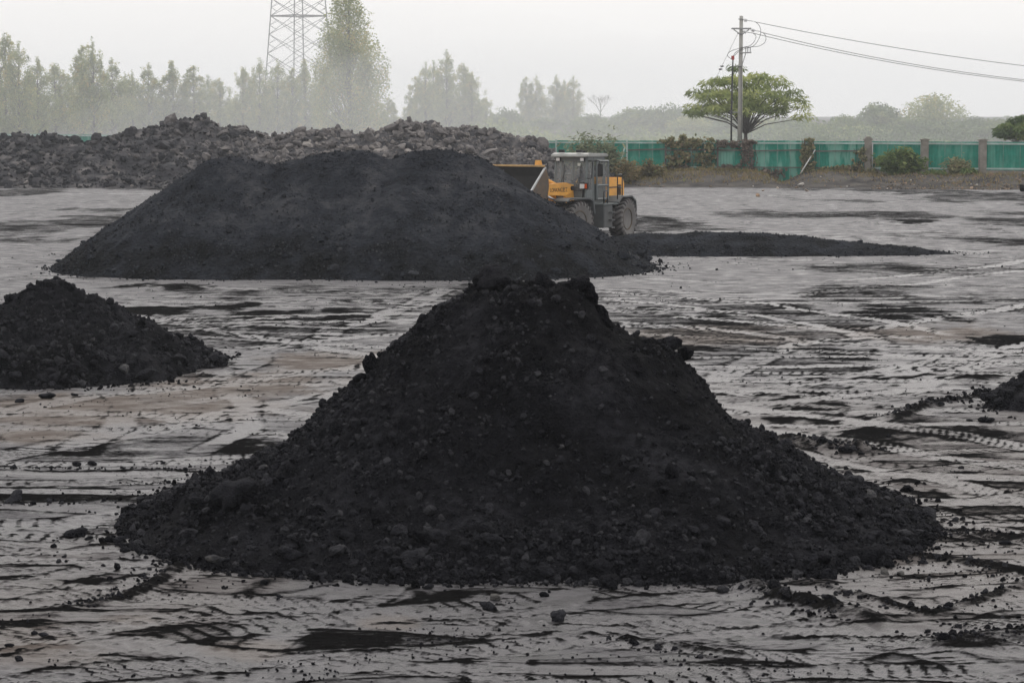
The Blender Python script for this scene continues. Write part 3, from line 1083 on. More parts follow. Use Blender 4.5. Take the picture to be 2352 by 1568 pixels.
build_heap('coal_heap', 'black coal heap mostly beyond the right edge of the yard', h_right, (7.8, 15.0, 43.0, 49.0), .06, 1600, 500, 110, .06, 41, rnd_seed=3)

# far pile ----------------------------------------------------------------------
CREST = [(214, 160), (220, 157), (230, 155.5), (246, 159.5), (262, 164), (285, 164), (305, 158), (325, 152), (345, 149), (360, 149.5), (374, 154), (386, 159.5), (398, 156), (415, 150.5), (435, 149), (448, 150.5), (456, 153), (466, 153)]
CR = [at(px, py + .6, 87.0) for px, py in CREST]


def _crest(pts, step):
    out = []
    for a, b in zip(pts[:-1], pts[1:]):
        n = max(2, int(abs(b[0] - a[0]) / step))
        out += [tuple(a[i] + (b[i] - a[i]) * t / n for i in range(3)) for t in range(n)]
    return out + [pts[-1]]


CRD = _crest(CR, .4)
HUMPS = [(-6.8, 84.9, 2.5), (-3.6, 84.8, 2.65), (-.6, 85.2, 2.7), (-9.6, 85.7, 2.75), (.6, 86.2, 2.1), (1.9, 88.2, 1.3)]


def h_far(x, y):
    h = np.full(np.broadcast(x, y).shape, -9.0)
    wob = .35 * fbm(x * .35, y * .35, 380, 3)
    for cx, cy, cz in CRD:
        d = np.hypot(x - cx, (y - cy))
        h = np.maximum(h, cz - .72 * (np.sqrt(d * d + .3) - .55))
    for cx, cy, cz in HUMPS:
        d = np.hypot(x - cx, (y - cy))
        h = np.maximum(h, cz - .64 * (np.sqrt(d * d + .8) - .89))
    return h + sst(-.2, .6, h) * (.45 * wob * sst(3.9, 2.6, h) + .05 * fbm(x * 2.2, y * 2.2, 381, 4) + .05 * cobble(x, y, .3, 6) * sst(1.6, .2, h))


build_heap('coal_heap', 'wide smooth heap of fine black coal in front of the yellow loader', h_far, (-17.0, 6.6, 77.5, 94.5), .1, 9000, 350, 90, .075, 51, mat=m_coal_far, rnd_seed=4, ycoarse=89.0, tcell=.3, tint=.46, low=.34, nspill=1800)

WR = [gnd(px, 243) for px in (590, 640, 695, 745, 805, 860, 905)]
WRH = [.45, .72, .8, .74, .55, .32, .12]
WRD = _crest([(p[0], 96.2 - i * .12, h) for i, (p, h) in enumerate(zip(WR, WRH))], .4)


def h_row(x, y):
    h = np.full(np.broadcast(x, y).shape, -9.0)
    for cx, cy, cz in WRD:
        d = np.hypot((x - cx), (y - cy))
        h = np.maximum(h, cz - .33 * (np.sqrt(d * d + .3) - .55))
    return h + sst(-.2, .2, h) * (.07 * fbm(x * .8, y * .8, 480, 4)) - .02


build_heap('coal_windrow', 'long low windrow of crumbled black coal right of the loader', h_row, (1.0, 18.5, 91.5, 100.0), .12, 3000, 200, 40, .06, 61, cat='coal windrow', mat=m_coal_far, rnd_seed=6, tcell=.3, tint=.2)

# slag rock heap along the back left ------------------------------------------------
RC = [(-90, 142), (-30, 139), (0, 138), (30, 136), (60, 134), (85, 137), (100, 132), (130, 129), (160, 126), (176, 121), (186, 118), (198, 123), (225, 127), (260, 128), (295, 126), (330, 128), (365, 129), (395, 125), (425, 123), (445, 126), (470, 128), (490, 131), (503, 138), (518, 144), (535, 149), (548, 156)]
RCW = [at(px, py + 2.5, 193.0 - max(0, px - 480) * .06) for px, py in RC]
RCD = _crest(RCW, 1.1)


def h_rock(x, y):
    h = np.full(np.broadcast(x, y).shape, -9.0)
    for cx, cy, cz in RCD:
        d = np.hypot((x - cx), (y - cy))
        h = np.maximum(h, cz * (1 - np.clip(d / (15.5), 0, 1.3)) - .06 * np.minimum(d, 3))
    e = sst(-.1, .8, h)
    return h + e * (.4 * fbm(x * .33, y * .33, 580, 3) + .28 * fbm(x * .9, y * .9, 581, 3)) + .05


def rock_heap():
    x0, x1, y0, y1 = -46, 7, 176, 208
    root = tag(empty('rock_heap', (-18, 192, 0)), 'long heap of broken grey brown slag rocks along the back left', 'rock heap')
    inv = Matrix.Translation(-root.location)
    b = heap_body('heap_body', h_rock, x0, x1, y0, y1, .35, m_rock, root, tint=.3)
    b.matrix_parent_inverse = inv
    r = np.random.RandomState(77)

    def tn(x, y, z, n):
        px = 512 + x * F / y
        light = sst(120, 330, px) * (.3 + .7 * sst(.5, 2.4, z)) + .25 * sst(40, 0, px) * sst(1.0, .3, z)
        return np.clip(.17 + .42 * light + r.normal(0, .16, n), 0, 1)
    vis = lambda x, y, z: (y < 196) * 1.0 + .15
    P = sample_heap(h_rock, x0, x1, y0, y1, 8000, r, vis)
    S = .14 * np.exp(r.normal(0, .45, len(P)))
    P[:, 2] += S * .2
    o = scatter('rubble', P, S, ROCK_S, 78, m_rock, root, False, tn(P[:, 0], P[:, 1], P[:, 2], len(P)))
    o.matrix_parent_inverse = inv
    o['kind'] = 'stuff'
    P = sample_heap(h_rock, x0, x1, y0, y1, 1100, r, vis)
    S = .22 * np.exp(r.normal(0, .38, len(P)))
    P[:, 2] += S * .2
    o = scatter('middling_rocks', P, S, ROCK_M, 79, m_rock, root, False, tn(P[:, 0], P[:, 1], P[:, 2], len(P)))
    o.matrix_parent_inverse = inv
    o['kind'] = 'stuff'
    rq = random.Random(9)
    P = sample_heap(h_rock, x0, x1, y0, y1, 235, r, lambda x, y, z: sst(199, 192, y) * (.25 + .75 * sst(.8, 3, z)))
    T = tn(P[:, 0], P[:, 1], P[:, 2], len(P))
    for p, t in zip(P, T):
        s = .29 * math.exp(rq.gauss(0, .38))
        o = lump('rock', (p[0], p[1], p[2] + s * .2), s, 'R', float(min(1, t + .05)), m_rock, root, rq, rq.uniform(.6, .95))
        o.matrix_parent_inverse = inv
    # blocks that stand on the skyline
    for px, py, s, t in [(185, 124, 1.1, .3), (178, 127, .9, .4), (196, 129, .8, .3), (130, 131, 1.2, .25), (146, 130, 1.0, .3), (48, 136, 1.2, .12), (63, 136, .9, .12), (18, 140, .9, .2), (97, 137, 1.0, .2), (112, 134, .9, .25),
                         (205, 130, .7, .4), (222, 130, 1.0, .5), (244, 130, .9, .5), (262, 131, 1.0, .5), (283, 130, .8, .5), (300, 127, 1.0, .55), (309, 129, .7, .5), (322, 132, .8, .5), (345, 132, .9, .6), (365, 132, 1.0, .6),
                         (393, 127, 1.3, .5), (405, 126, 1.3, .5), (418, 127, 1.1, .5), (440, 129, 1.2, .55), (452, 129, 1.0, .5), (462, 133, 1.0, .55), (484, 133, 1.0, .5), (495, 135, .9, .5), (330, 140, 1.1, .6), (350, 141, 1.0, .6), (375, 143, .9, .6), (430, 142, 1.2, .65),
                         (450, 140, 1.1, .6), (470, 150, 1.2, .6), (490, 152, 1.1, .55), (300, 150, .8, .6), (225, 147, .9, .55), (205, 145, .8, .5), (175, 150, .7, .5)]:
        Y = 192.0
        x, y, z = at(px, py, Y)
        for _ in range(30):
            if h_rock(np.array(x), np.array(Y)) < z - s * .2 or Y > 192:
                break
            Y -= .5
            x, y, z = at(px, py, Y)
        s *= .55
        o = lump('rock', (x, y, min(z, float(h_rock(np.array(x), np.array(y))) + s * .35)), s, 'R', t, m_rock, root, rq, rq.uniform(.6, .9))
        o.matrix_parent_inverse = inv
    return root


rock_heap()

# ------------------------------------------------------------------ the loader
CANG = math.radians(243)
LX, LY = (579.8 - 512) / F * 105.6, 105.6
loader = tag(empty('wheel_loader', (LX, LY, 0), CANG), 'dusty yellow and grey wheel loader working behind the wide coal heap', 'wheel loader')
MF = Matrix.Rotation(math.radians(-13), 4, 'Z')          # steered front frame


def LP(name, mb, mat, parent=None, **k):
    return mb.build(name, mat, parent or loader, **k)


# rear frame
LP('rear_frame', MB().box(-2.6, .25, -.5, .5, .62, 1.4), m_grey, bevel=.02)
LP('counterweight', MB().prism([(-3.05, .75), (-2.95, 1.28), (-2.4, 1.28), (-2.35, .62), (-2.9, .6)], -1.12, 1.12), m_grey, bevel=.03)
hood = LP('engine_hood', MB().prism([(-2.62, 1.36), (-2.66, 2.2), (-2.5, 2.42), (-1.0, 2.46), (-1.0, 1.36)], -.72, .72), m_yellow, bevel=.045)
gr = MB()
for i in range(9):
    z = 1.62 + i * .06
    gr.box(-2.28, -1.98, .722, .735, z, z + .028)
for i in range(5):
    x = -2.28 + i * .073
    gr.box(x, x + .018, .722, .738, 1.6, 2.14)
LP('grille', gr, m_black, hood)
LP('hood_latch', MB().box(-1.5, -1.42, .722, .74, 1.62, 1.72), m_black, hood)
LP('hood_label', MB().box(-1.95, -1.15, .722, .727, 2.02, 2.07), m_text, hood)
for s in (1, -1):
    tk = LP('side_tank', MB().box(-.5, .32, s * .51, s * 1.2, .5, 1.4), m_grey, bevel=.03)
    st = MB()
    for z in (.48, .78, 1.08):
        st.box(-.42, -.12, s * 1.2, s * 1.34, z, z + .05)
    LP('step', st, m_grey, tk)
    LP('deck', MB().box(-.95, .40, s * .5, s * 1.25, 1.402, 1.46), m_cabgrey, bevel=.01)
    fd = [(-2.55, 1.1), (-2.5, 1.5), (-2.1, 1.72), (-1.15, 1.72), (-.82, 1.5), (-.82, 1.44), (-1.18, 1.66), (-2.07, 1.66), (-2.44, 1.46), (-2.5, 1.1)]
    LP('rear_fender', MB().prism(fd, s * .74, s * 1.32), m_grey)
    rl = MB()
    rl.tube([(-.98, s * 1.18, 1.46), (-.98, s * 1.18, 2.5), (-1.04, s * 1.18, 2.56), (-1.5, s * 1.12, 2.56), (-1.56, s * 1.12, 2.5), (-1.56, s * 1.12, 1.72)], .024)
    rl.tube([(-.98, s * 1.18, 2.05), (-1.56, s * 1.12, 2.05)], .02)
    LP('handrail', rl, m_black, smooth=True)
    LP('grab_bar', MB().tube([(.3, s * 1.18, 1.42), (.3, s * 1.18, 1.88), (.22, s * 1.18, 1.95), (.02, s * 1.18, 1.95), (-.04, s * 1.18, 1.88), (-.04, s * 1.18, 1.42)], .024), m_black, smooth=True)
LP('exhaust_pipe', MB().tube([(-1.5, -.35, 2.4), (-1.5, -.35, 2.85), (-1.56, -.35, 2.95)], .06, 10), m_black, smooth=True)


def wheel(cx, cy, s, M):
    w = empty('wheel', M @ Vector((cx, 0, .8)))
    w.parent = loader
    w.rotation_euler = M.to_euler()
    ty = MB()
    y0, y1 = cy - .3, cy + .3
    prof = [(.42, -.2), (.56, -.28), (.70, -.29), (.765, -.25), (.775, -.12), (.775, .12), (.765, .25), (.70, .29), (.56, .28), (.42, .2)]
    ty.lathe(prof, (0, cy, 0), 40)
    tyre = ty.build('tyre', m_rubber_wall, w, smooth=True)
    lg = MB()
    for k in range(22):
        for side in (1, -1):
            a = 2 * math.pi * (k + (.5 if side > 0 else 0)) / 22
            pts = []
            for (q, yy, r0, r1) in [(0, .02, .76, .82), (.10, .16, .76, .82), (.19, .285, .72, .80), (.2, .3, .63, .70)]:
                pts.append((a + q, side * yy, r0, r1))
            for (A, B) in zip(pts[:-1], pts[1:]):
                vs = []
                for (aa, yy, r0, r1) in (A, B):
                    for da in (0, .115):
                        for r_ in (r0, r1):
                            vs.append((r_ * math.cos(aa + da), cy + yy, r_ * math.sin(aa + da)))
                lg.add(vs, [(0, 1, 3, 2), (4, 6, 7, 5), (0, 4, 5, 1), (2, 3, 7, 6), (0, 2, 6, 4), (1, 5, 7, 3)])
    lg.build('tread', m_rubber, w)
    o = 1 if s > 0 else -1
    rm = MB()
    rm.lathe([(.44, 0), (.44, .23), (.405, .235), (.39, .16), (.36, .06), (.30, .0), (.18, .0), (.17, .1), (.0001, .1)] if o > 0 else
             [(.44, 0), (.44, -.23), (.405, -.235), (.39, -.16), (.36, -.06), (.30, .0), (.18, .0), (.17, -.1), (.0001, -.1)], (0, cy, 0), 32)
    for k in range(12):
        q = 2 * math.pi * k / 12
        rm.box(.24 * math.cos(q) - .018, .24 * math.cos(q) + .018, cy + o * .0, cy + o * .03, .24 * math.sin(q) - .018, .24 * math.sin(q) + .018)
    rm.build('rim', m_rim, w)
    return w


I4 = Matrix.Identity(4)
for s in (1, -1):
    wheel(-1.65, s * 1.1, s, I4)
    wheel(1.65, s * 1.1, s, MF)
LP('rear_axle', MB().tube([(-1.65, -.85, .8), (-1.65, .85, .8)], .17, 12), m_grey)

# front frame
FM = lambda: MB(MF)
LP('front_axle', FM().tube([(1.65, -.85, .8), (1.65, .85, .8)], .17, 12), m_grey)
LP('front_frame', FM().box(.35, 2.1, -.45, .45, .55, 1.25), m_grey, bevel=.03)
for s in (1, -1):
    LP('arm_tower', FM().prism([(.95, 1.1), (.88, 1.7), (.95, 2.1), (1.1, 2.24), (1.35, 2.2), (1.45, 1.9), (1.5, 1.1)], s * .34, s * .42), m_yellow, bevel=.01)
    LP('front_fender', FM().prism([(.78, 1.1), (.86, 1.62), (1.1, 1.72), (2.35, 1.72), (2.5, 1.62), (2.5, 1.58), (2.3, 1.66), (1.12, 1.66), (.92, 1.57), (.84, 1.1)], s * .7, s * 1.4), m_grey)
    arm = LP('lift_arm', FM().prism([(1.1, 2.2), (1.6, 2.3), (2.6, 2.26), (3.35, 2.1), (3.75, 1.75), (3.6, 1.55), (3.1, 1.72), (2.5, 1.82), (1.6, 1.78), (1.15, 1.95)], s * .46, s * .58), m_yellow, bevel=.012)
    LP('pivot_pin', FM().lathe([(.09, 0), (.09, .06)] if s > 0 else [(.09, 0), (.09, -.06)], (1.22, s * .58, 2.08), 14), m_black, arm)
    cyl = LP('lift_cylinder', FM().tube([(1.05, s * .62, 1.25), (2.25, s * .62, 1.62)], .085, 12), m_grey, smooth=True)
    LP('piston_rod', FM().tube([(2.25, s * .62, 1.62), (2.75, s * .62, 1.78)], .045, 10), m_steel, cyl, smooth=True)
LP('arm_crossbar', FM().tube([(2.75, -.5, 1.98), (2.75, .5, 1.98)], .13, 12), m_yellow)
rk = LP('rocker_link', FM().prism([(2.5, 1.8), (2.62, 2.55), (2.8, 2.6), (2.95, 1.95), (2.9, 1.3), (2.75, 1.3)], -.08, .08), m_yellow, bevel=.01)
LP('tilt_cylinder', FM().tube([(1.15, 0, 2.05), (2.3, 0, 2.45)], .1, 12), m_yellow, smooth=True)
LP('tilt_rod', FM().tube([(2.3, 0, 2.45), (2.7, 0, 2.52)], .055, 10), m_steel, smooth=True)
# bucket, crowded back
BW = 1.42
bk = [(3.95, 2.98), (3.76, 2.62), (3.72, 2.2), (3.8, 1.82), (4.05, 1.6), (4.4, 1.62), (5.0, 2.05), (5.02, 2.10), (4.4, 1.68), (4.08, 1.67), (3.87, 1.86), (3.79, 2.2), (3.83, 2.6), (4.0, 2.96)]
buck = LP('bucket', FM().prism(bk, -BW, BW), m_bucket_in)
side = [(3.9, 2.9), (3.74, 2.6), (3.70, 2.2), (3.79, 1.79), (4.04, 1.57), (4.42, 1.59), (4.85, 1.9)]
for s in (1, -1):
    LP('side_plate', FM().prism(side, s * BW, s * (BW + .03)), m_bucket, buck)
    LP('side_cutter', FM().prism([(3.88, 2.94), (3.95, 2.94), (4.92, 1.93), (4.86, 1.87)], s * (BW - .01), s * (BW + .045)), m_steel, buck)
LP('spill_guard', FM().prism([(3.88, 2.95), (3.9, 3.02), (4.02, 3.02), (4.02, 2.95)], -BW, BW), m_rustyellow, buck, bevel=.01)
LP('spill_bracket', FM().prism([(3.72, 2.95), (3.8, 3.2), (3.86, 3.2), (3.9, 2.95)], .9, 1.15), m_yellow, buck)
LP('cutting_edge', FM().prism([(4.9, 1.96), (5.16, 2.17), (5.16, 2.2), (4.88, 2.0)], -BW, BW), m_steel, buck)


def text_mesh(body, size):
    cu = bpy.data.curves.new('lettering', 'FONT')
    cu.body = body
    cu.size = size
    cu.extrude = .002
    cu.shear = .15
    o = bpy.data.objects.new('lettering', cu)
    col.objects.link(o)
    dg = bpy.context.evaluated_depsgraph_get()
    me = bpy.data.meshes.new_from_object(o.evaluated_get(dg))
    bpy.data.objects.remove(o)
    bpy.data.curves.remove(cu)
    return me


tm = text_mesh('LONKING\u9f99\u5de5', .22)
w = max(v.co.x for v in tm.vertices)
# the text runs from bucket end (reader's left) to the cab
T = MF @ Matrix.Translation((2.58, .585, 1.95)) @ Matrix(((-1, 0, 0, 0), (0, 0, 1, 0), (0, 1, 0, 0), (0, 0, 0, 1))) @ Matrix.Scale(1.08 / max(w, .1), 4, (1, 0, 0))
tm.transform(T)
arm_left = [o for o in loader.children if o.name.startswith('lift_arm')][0]
to = link('lettering', tm, m_text, arm_left)

# cab
cz0, cz1 = 1.47, 3.3
cx0, cx1, cw = -.85, .92, .70
cab = LP('cab', MB().box(cx0, cx1, -cw, cw, 1.4, 1.55).box(.3, cx1, .52, cw, 1.552, 1.98).box(.3, cx1, -cw, -.52, 1.552, 1.98).box(cx1 - .05, cx1, -.519, .519, 1.552, 1.95).box(cx0, cx0 + .06, -cw, cw, 1.552, 2.2), m_cabgrey, bevel=.008)
pil = [((.92, .68), (.74, .66)), ((.25, .69), (.22, .66)), ((-.80, .68), (-.78, .66))]
for s in (1, -1):
    for (bx, by), (tx, ty_) in pil:
        LP('cab_pillar', MB().tube([(bx, s * by, 1.5), (tx, s * ty_, 3.27)], .062, 4), m_cabgrey)
LP('cab_roof', MB().prism([(-.95, 3.27), (-.95, 3.36), (-.8, 3.41), (.72, 3.44), (.98, 3.38), (1.02, 3.28)], -.80, .80), m_roof, cab, bevel=.03)
LP('roof_edge', MB().box(.70, .80, -.70, .70, 3.12, 3.268), m_cabgrey, cab)
LP('roof_edge', MB().box(-.75, .70, .60, .70, 3.16, 3.268), m_cabgrey, cab)
LP('windshield', MB().add([(.915, -.64, 1.96), (.915, .64, 1.96), (.75, .62, 3.12), (.75, -.62, 3.12)], [(0, 1, 2, 3)]) or MB(), m_glass, cab) if False else None


def quad(name, pts, mat, parent):
    m = MB()
    m.add(pts, [(0, 1, 2, 3)])
    return m.build(name, mat, parent)


quad('windshield', [(.905, -.63, 1.96), (.905, .63, 1.96), (.745, .61, 3.12), (.745, -.61, 3.12)], m_glass, cab)
quad('side_window', [(.86, .685, 1.99), (.27, .695, 1.99), (.24, .665, 3.14), (.71, .665, 3.14)], m_glass, cab)
quad('side_window', [(.86, -.685, 1.99), (-.76, -.69, 1.99), (-.76, -.665, 3.14), (.71, -.665, 3.14)], m_glass, cab)
quad('rear_window', [(-.80, -.62, 2.22), (-.80, .62, 2.22), (-.78, .62, 3.14), (-.78, -.62, 3.14)], m_glass, cab)
# the door stands open, folded back along the hood side
door = MB()
DX0, DX1 = .06, -.80
for a, b in [((DX0, 1.62), (DX0, 3.12)), ((DX1, 1.9), (DX1, 3.1)), ((DX0, 3.12), (DX1, 3.1)), ((DX0, 1.62), (DX1, 1.62)), ((DX0, 2.15), (DX1, 2.15)), ((DX1, 1.62), (DX1, 1.9))]:
    yy = lambda x: .77 + (x - DX0) * (-.10)
    door.tube([(a[0], yy(a[0]), a[1]), (b[0], yy(b[0]), b[1])], .045, 4)
dr = LP('door', door, m_cabgrey, cab)
yy = lambda x: .77 + (x - DX0) * (-.10)
quad('door_glass', [(DX0, yy(DX0), 2.17), (DX1, yy(DX1), 2.17), (DX1, yy(DX1), 3.08), (DX0, yy(DX0), 3.1)], m_glass, cab)
quad('door_panel', [(DX0, yy(DX0), 1.64), (DX1, yy(DX1), 1.64), (DX1, yy(DX1), 2.13), (DX0, yy(DX0), 2.13)], m_glass, cab)
for s in (.22, -.5):
    q = LP('wiper', MB().tube([(.955, s, 1.98), (.86, s + .28, 2.75)], .012, 6).tube([(.945, s + .22, 2.3), (.84, s + .24, 2.98)], .014, 6), m_black, cab)
LP('dashboard', MB().box(.45, .84, -.5, .5, 1.56, 2.12), m_black, cab, bevel=.04)
LP('seat', MB().box(-.42, .12, -.27, .27, 1.82, 1.95).box(-.5, -.40, -.27, .27, 1.95, 2.6), m_black, cab, bevel=.03)
LP('seat_post', MB().box(-.3, .0, -.18, .18, 1.552, 1.819), m_black, cab)
sw = MB()
ring = [(.40 + .19 * math.cos(q) * .55, .19 * math.sin(q), 2.26 + .19 * math.cos(q) * .83 * -1) for q in [2 * math.pi * k / 20 for k in range(21)]]
sw.tube(ring, .016, 6, False).tube([(.40, 0, 2.26), (.58, 0, 2.05)], .03, 8).tube([ring[5], ring[15]], .012, 6)
LP('steering_wheel', sw, m_black, cab, smooth=True)
LP('paper_note', MB().box(.835, .84, .30, .42, 2.93, 3.04), m_paper, cab)
LP('paper_note', MB().box(.1, .104, .42, .60, 1.56, 1.85), m_paper, cab)
for y_, z_ in [(.52, 3.2), (-.52, 3.2)]:
    lp = LP('work_light', MB().box(.803, .90, y_ - .09, y_ + .09, z_ - .09, z_ + .06), m_black, cab, bevel=.01)
    LP('lens', MB().box(.902, .915, y_ - .075, y_ + .075, z_ - .075, z_ + .045), m_lamp, cab)
for y_ in (.38, -.38):
    LP('roof_light', MB().box(.80, .92, y_ - .12, y_ + .12, 3.445, 3.56), m_black, cab, bevel=.015)
LP('roof_light', MB().box(-.75, -.65, -.3, -.1, 3.42, 3.5), m_black, cab, bevel=.015)
for s in (1, -1):
    br = LP('mirror_bracket', MB().tube([(.84, s * .70, 2.45), (.92, s * .95, 2.45), (.92, s * .98, 3.05), (.92, s * 1.0, 3.12), (.94, s * 1.28, 3.14), (.94, s * 1.32, 3.0)], .02, 6).tube([(.74, s * .68, 3.12), (.92, s * .98, 3.12)], .02, 6), m_black, cab, smooth=True)
    LP('mirror', MB().box(.90, .97, s * 1.21, s * 1.43, 2.52, 3.02), m_black, cab, bevel=.03)
    hb = LP('headlight_bracket', MB().tube([(.9, s * .55, 1.6), (1.0, s * .62, 1.95), (1.05, s * .66, 2.0)], .03, 6), m_black, cab)
    LP('headlight', MB().box(.98, 1.10, s * .48, s * .86, 2.02, 2.28), m_black, cab, bevel=.02)
    LP('headlight_lens', MB().box(1.102, 1.11, s * .52, s * .72, 2.06, 2.24), m_lamp, cab)
    LP('indicator', MB().box(1.102, 1.112, s * .73, s * .83, 2.06, 2.24), m_amber, cab)


# the driver: one skinned body, seated
def driver():
    base = loader.matrix_basis if False else Matrix.Translation((LX, LY, 0)) @ Matrix.Rotation(CANG, 4, 'Z')
    J = {'pelvis': (-.22, 0, 2.02), 'belly': (-.25, 0, 2.2), 'chest': (-.22, 0, 2.42), 'neck': (-.17, 0, 2.60), 'neck2': (-.15, 0, 2.66)}
    E = [('pelvis', 'belly'), ('belly', 'chest'), ('chest', 'neck'), ('neck', 'neck2')]
    Rr = {'pelvis': .15, 'belly': .145, 'chest': .15, 'neck': .075, 'neck2': .055}
    for s, n in ((1, 'l'), (-1, 'r')):
        J.update({'sh' + n: (-.20, s * .19, 2.52), 'el' + n: (.0, s * .26, 2.28), 'wr' + n: (.27, s * .17, 2.31), 'ha' + n: (.34, s * .17, 2.33),
                  'hip' + n: (-.17, s * .1, 2.0), 'kn' + n: (.25, s * .14, 2.02), 'an' + n: (.36, s * .14, 1.64), 'to' + n: (.52, s * .15, 1.60)})
        Rr.update({'sh' + n: .075, 'el' + n: .05, 'wr' + n: .033, 'ha' + n: .036, 'hip' + n: .1, 'kn' + n: .07, 'an' + n: .045, 'to' + n: .04})
        E += [('chest', 'sh' + n), ('sh' + n, 'el' + n), ('el' + n, 'wr' + n), ('wr' + n, 'ha' + n), ('pelvis', 'hip' + n), ('hip' + n, 'kn' + n), ('kn' + n, 'an' + n), ('an' + n, 'to' + n)]
    names = list(J)
    me = bpy.data.meshes.new('person')
    me.from_pydata([J[k] for k in names], [(names.index(a), names.index(b)) for a, b in E], [])
    o = bpy.data.objects.new('person', me)
    col.objects.link(o)
    sk = o.modifiers.new('skin', 'SKIN')
    for i, k in enumerate(names):
        d = me.skin_vertices[0].data[i]
        d.radius = (Rr[k], Rr[k])
        d.use_root = (k == 'pelvis')
    sb = o.modifiers.new('sub', 'SUBSURF')
    sb.levels = sb.render_levels = 1
    dg = bpy.context.evaluated_depsgraph_get()
    bod = bpy.data.meshes.new_from_object(o.evaluated_get(dg))
    bpy.data.objects.remove(o)
    bm = bmesh.new()
    bm.from_mesh(bod)
    nb = len(bm.faces)
    # head with nose, brow, chin and ears; fingers closed on the wheel
    V, Fc = ico(3)
    hv = []
    for v in V:
        x, y, z = v
        r = 1.0
        if x > .2:
            r += .16 * math.exp(-((y / .16) ** 2 + ((z + .1) / .2) ** 2)) - .06 * math.exp(-(((abs(y) - .35) / .17) ** 2 + ((z - .12) / .14) ** 2)) + .04 * math.exp(-((y / .3) ** 2 + ((z + .5) / .09) ** 2))
        r += .12 * math.exp(-((x / .18) ** 2 + ((z + .05) / .24) ** 2)) * (abs(y) > .8)
        hv.append((-.12 + x * r * .095 + (.012 if z < -.5 and x > 0 else 0), y * r * .076, 2.775 + z * .118))
    off = [bm.verts.new(p) for p in hv]
    for f in Fc:
        bm.faces.new([off[i] for i in f]).material_index = 1
    for s in (1, -1):
        for k in range(5):
            L = (.075, .085, .09, .085, .07)[k]
            if k == 0:
                pts = [(.33, s * .14, 2.35), (.35, s * .11, 2.36), (.385, s * .10, 2.35)]
            else:
                yk = s * (.135 + .02 * k)
                pts = [(.35, yk, 2.355), (.35 + L * .45, yk, 2.365), (.36 + L * .6, yk, 2.33), (.35 + L * .4, yk, 2.30)]
            q = MB()
            q.tube(pts, [.0095] * (len(pts) - 1) + [.007], 6)
            vv = [bm.verts.new(p) for p in q.v]
            for f in q.f:
                bm.faces.new([vv[i] for i in f]).material_index = 1
    for f in bm.faces:
        f.smooth = True
        c = f.calc_center_median()
        if f.material_index != 1:
            if c.z > 2.63 or c.x > .30 and c.z > 2.24:
                f.material_index = 1
            elif c.z < 2.08 and not (c.x < -.3):
                f.material_index = 2
            else:
                f.material_index = 0
    bm.to_mesh(bod)
    bm.free()
    bod.materials.clear()
    for m in (m_jacket, m_skin, m_trouser):
        bod.materials.append(m)
    bod.transform(Matrix.Translation((0, 0, -1.5)))
    p = link('person', bod)
    p.matrix_basis = base @ Matrix.Translation((0, 0, 1.5))
    tag(p, 'driver in dark blue jacket seated inside the loader cab', 'person')
    hm = MB()
    for q in range(1):
        vs = [(-.128 + x * .102, y * .083, 1.29 + z * .122) for x, y, z in V]
        keep = [f for f in Fc if all(V[i][2] > .25 or (V[i][0] < -.25 and V[i][2] > -.35) for i in f)]
        hm.add(vs, [tuple(f) for f in keep])
    hm.build('hair', m_hair, p, smooth=True)


driver()

# ------------------------------------------------------------------ fence
ZT = 3.0


def fpt(px):
    d = np.interp(px, FPX, FY)
    return Vector(((px - 512) / F * d, d, 0))


def sheet_mesh(wd, h, seed, amp=.018, pitch=.21):
    n = int(wd / pitch * 4)
    r = random.Random(seed)
    top = r.uniform(-.02, .02)
    vs, fs = [], []
    for zi, z in enumerate((0, h * .33, h * .66, h + top)):
        for i in range(n + 1):
            x = wd * i / n
            ph = (i % 4)
            y = -amp if ph in (1, 2) else 0
            y += .05 * math.sin(z * 1.3 + x * 1.1 + seed) * (.4 + .6 * r.random() * 0)
            vs.append((x, y, z))
    for k in range(3):
        for i in range(n):
            a = k * (n + 1) + i
            fs.append((a, a + 1, a + n + 2, a + n + 1))
    back = len(vs)
    vs += [(x, y + .012, z) for x, y, z in vs]
    fs += [tuple(q + back for q in f[::-1]) for f in fs]
    m = MB()
    m.add(vs, fs)
    me = bpy.data.meshes.new('panel')
    me.from_pydata(m.v, [], m.f)
    return me


def fence_run(root, a, b, mat, zb, zt, wid, seed0, meshes):
    L = (b - a).length
    d = (b - a) / L
    n = max(1, round(L / wid))
    rz = math.atan2(d.y, d.x)
    for i in range(n):
        key = (mat.name, i % 4, round(L / n, 2), round(zt - zb, 2))
        if key not in meshes:
            me = sheet_mesh(L / n - .015, zt - zb, seed0 + i % 4)
            me.materials.append(mat)
            meshes[key] = me
        o = link('panel', meshes[key], None, root)
        p = a + d * (L / n * i)
        o.location = (p.x, p.y, zb + R0.uniform(-.012, .012))
        o.rotation_euler = (0, 0, rz)


def rail(root, a, b, z, mat, name='rail', off=-.06, h=.07, za=0, zb=0):
    d = (b - a).normalized()
    nrm = Vector((d.y, -d.x, 0))
    p0, p1 = a + nrm * -off, b + nrm * -off
    rz = math.atan2(d.y, d.x)
    T = Matrix.Translation((p0.x, p0.y, z)) @ Matrix.Rotation(rz, 4, 'Z')
    m = MB()
    L = (b - a).length
    m.add([(0, -.02, -h / 2 + za), (L, -.02, -h / 2 + zb), (L, .02, -h / 2 + zb), (0, .02, -h / 2 + za), (0, -.02, h / 2 + za), (L, -.02, h / 2 + zb), (L, .02, h / 2 + zb), (0, .02, h / 2 + za)],
          [(0, 1, 5, 4), (1, 2, 6, 5), (2, 3, 7, 6), (3, 0, 4, 7), (4, 5, 6, 7), (3, 2, 1, 0)], T)
    o = m.build(name, mat, root)
    return o


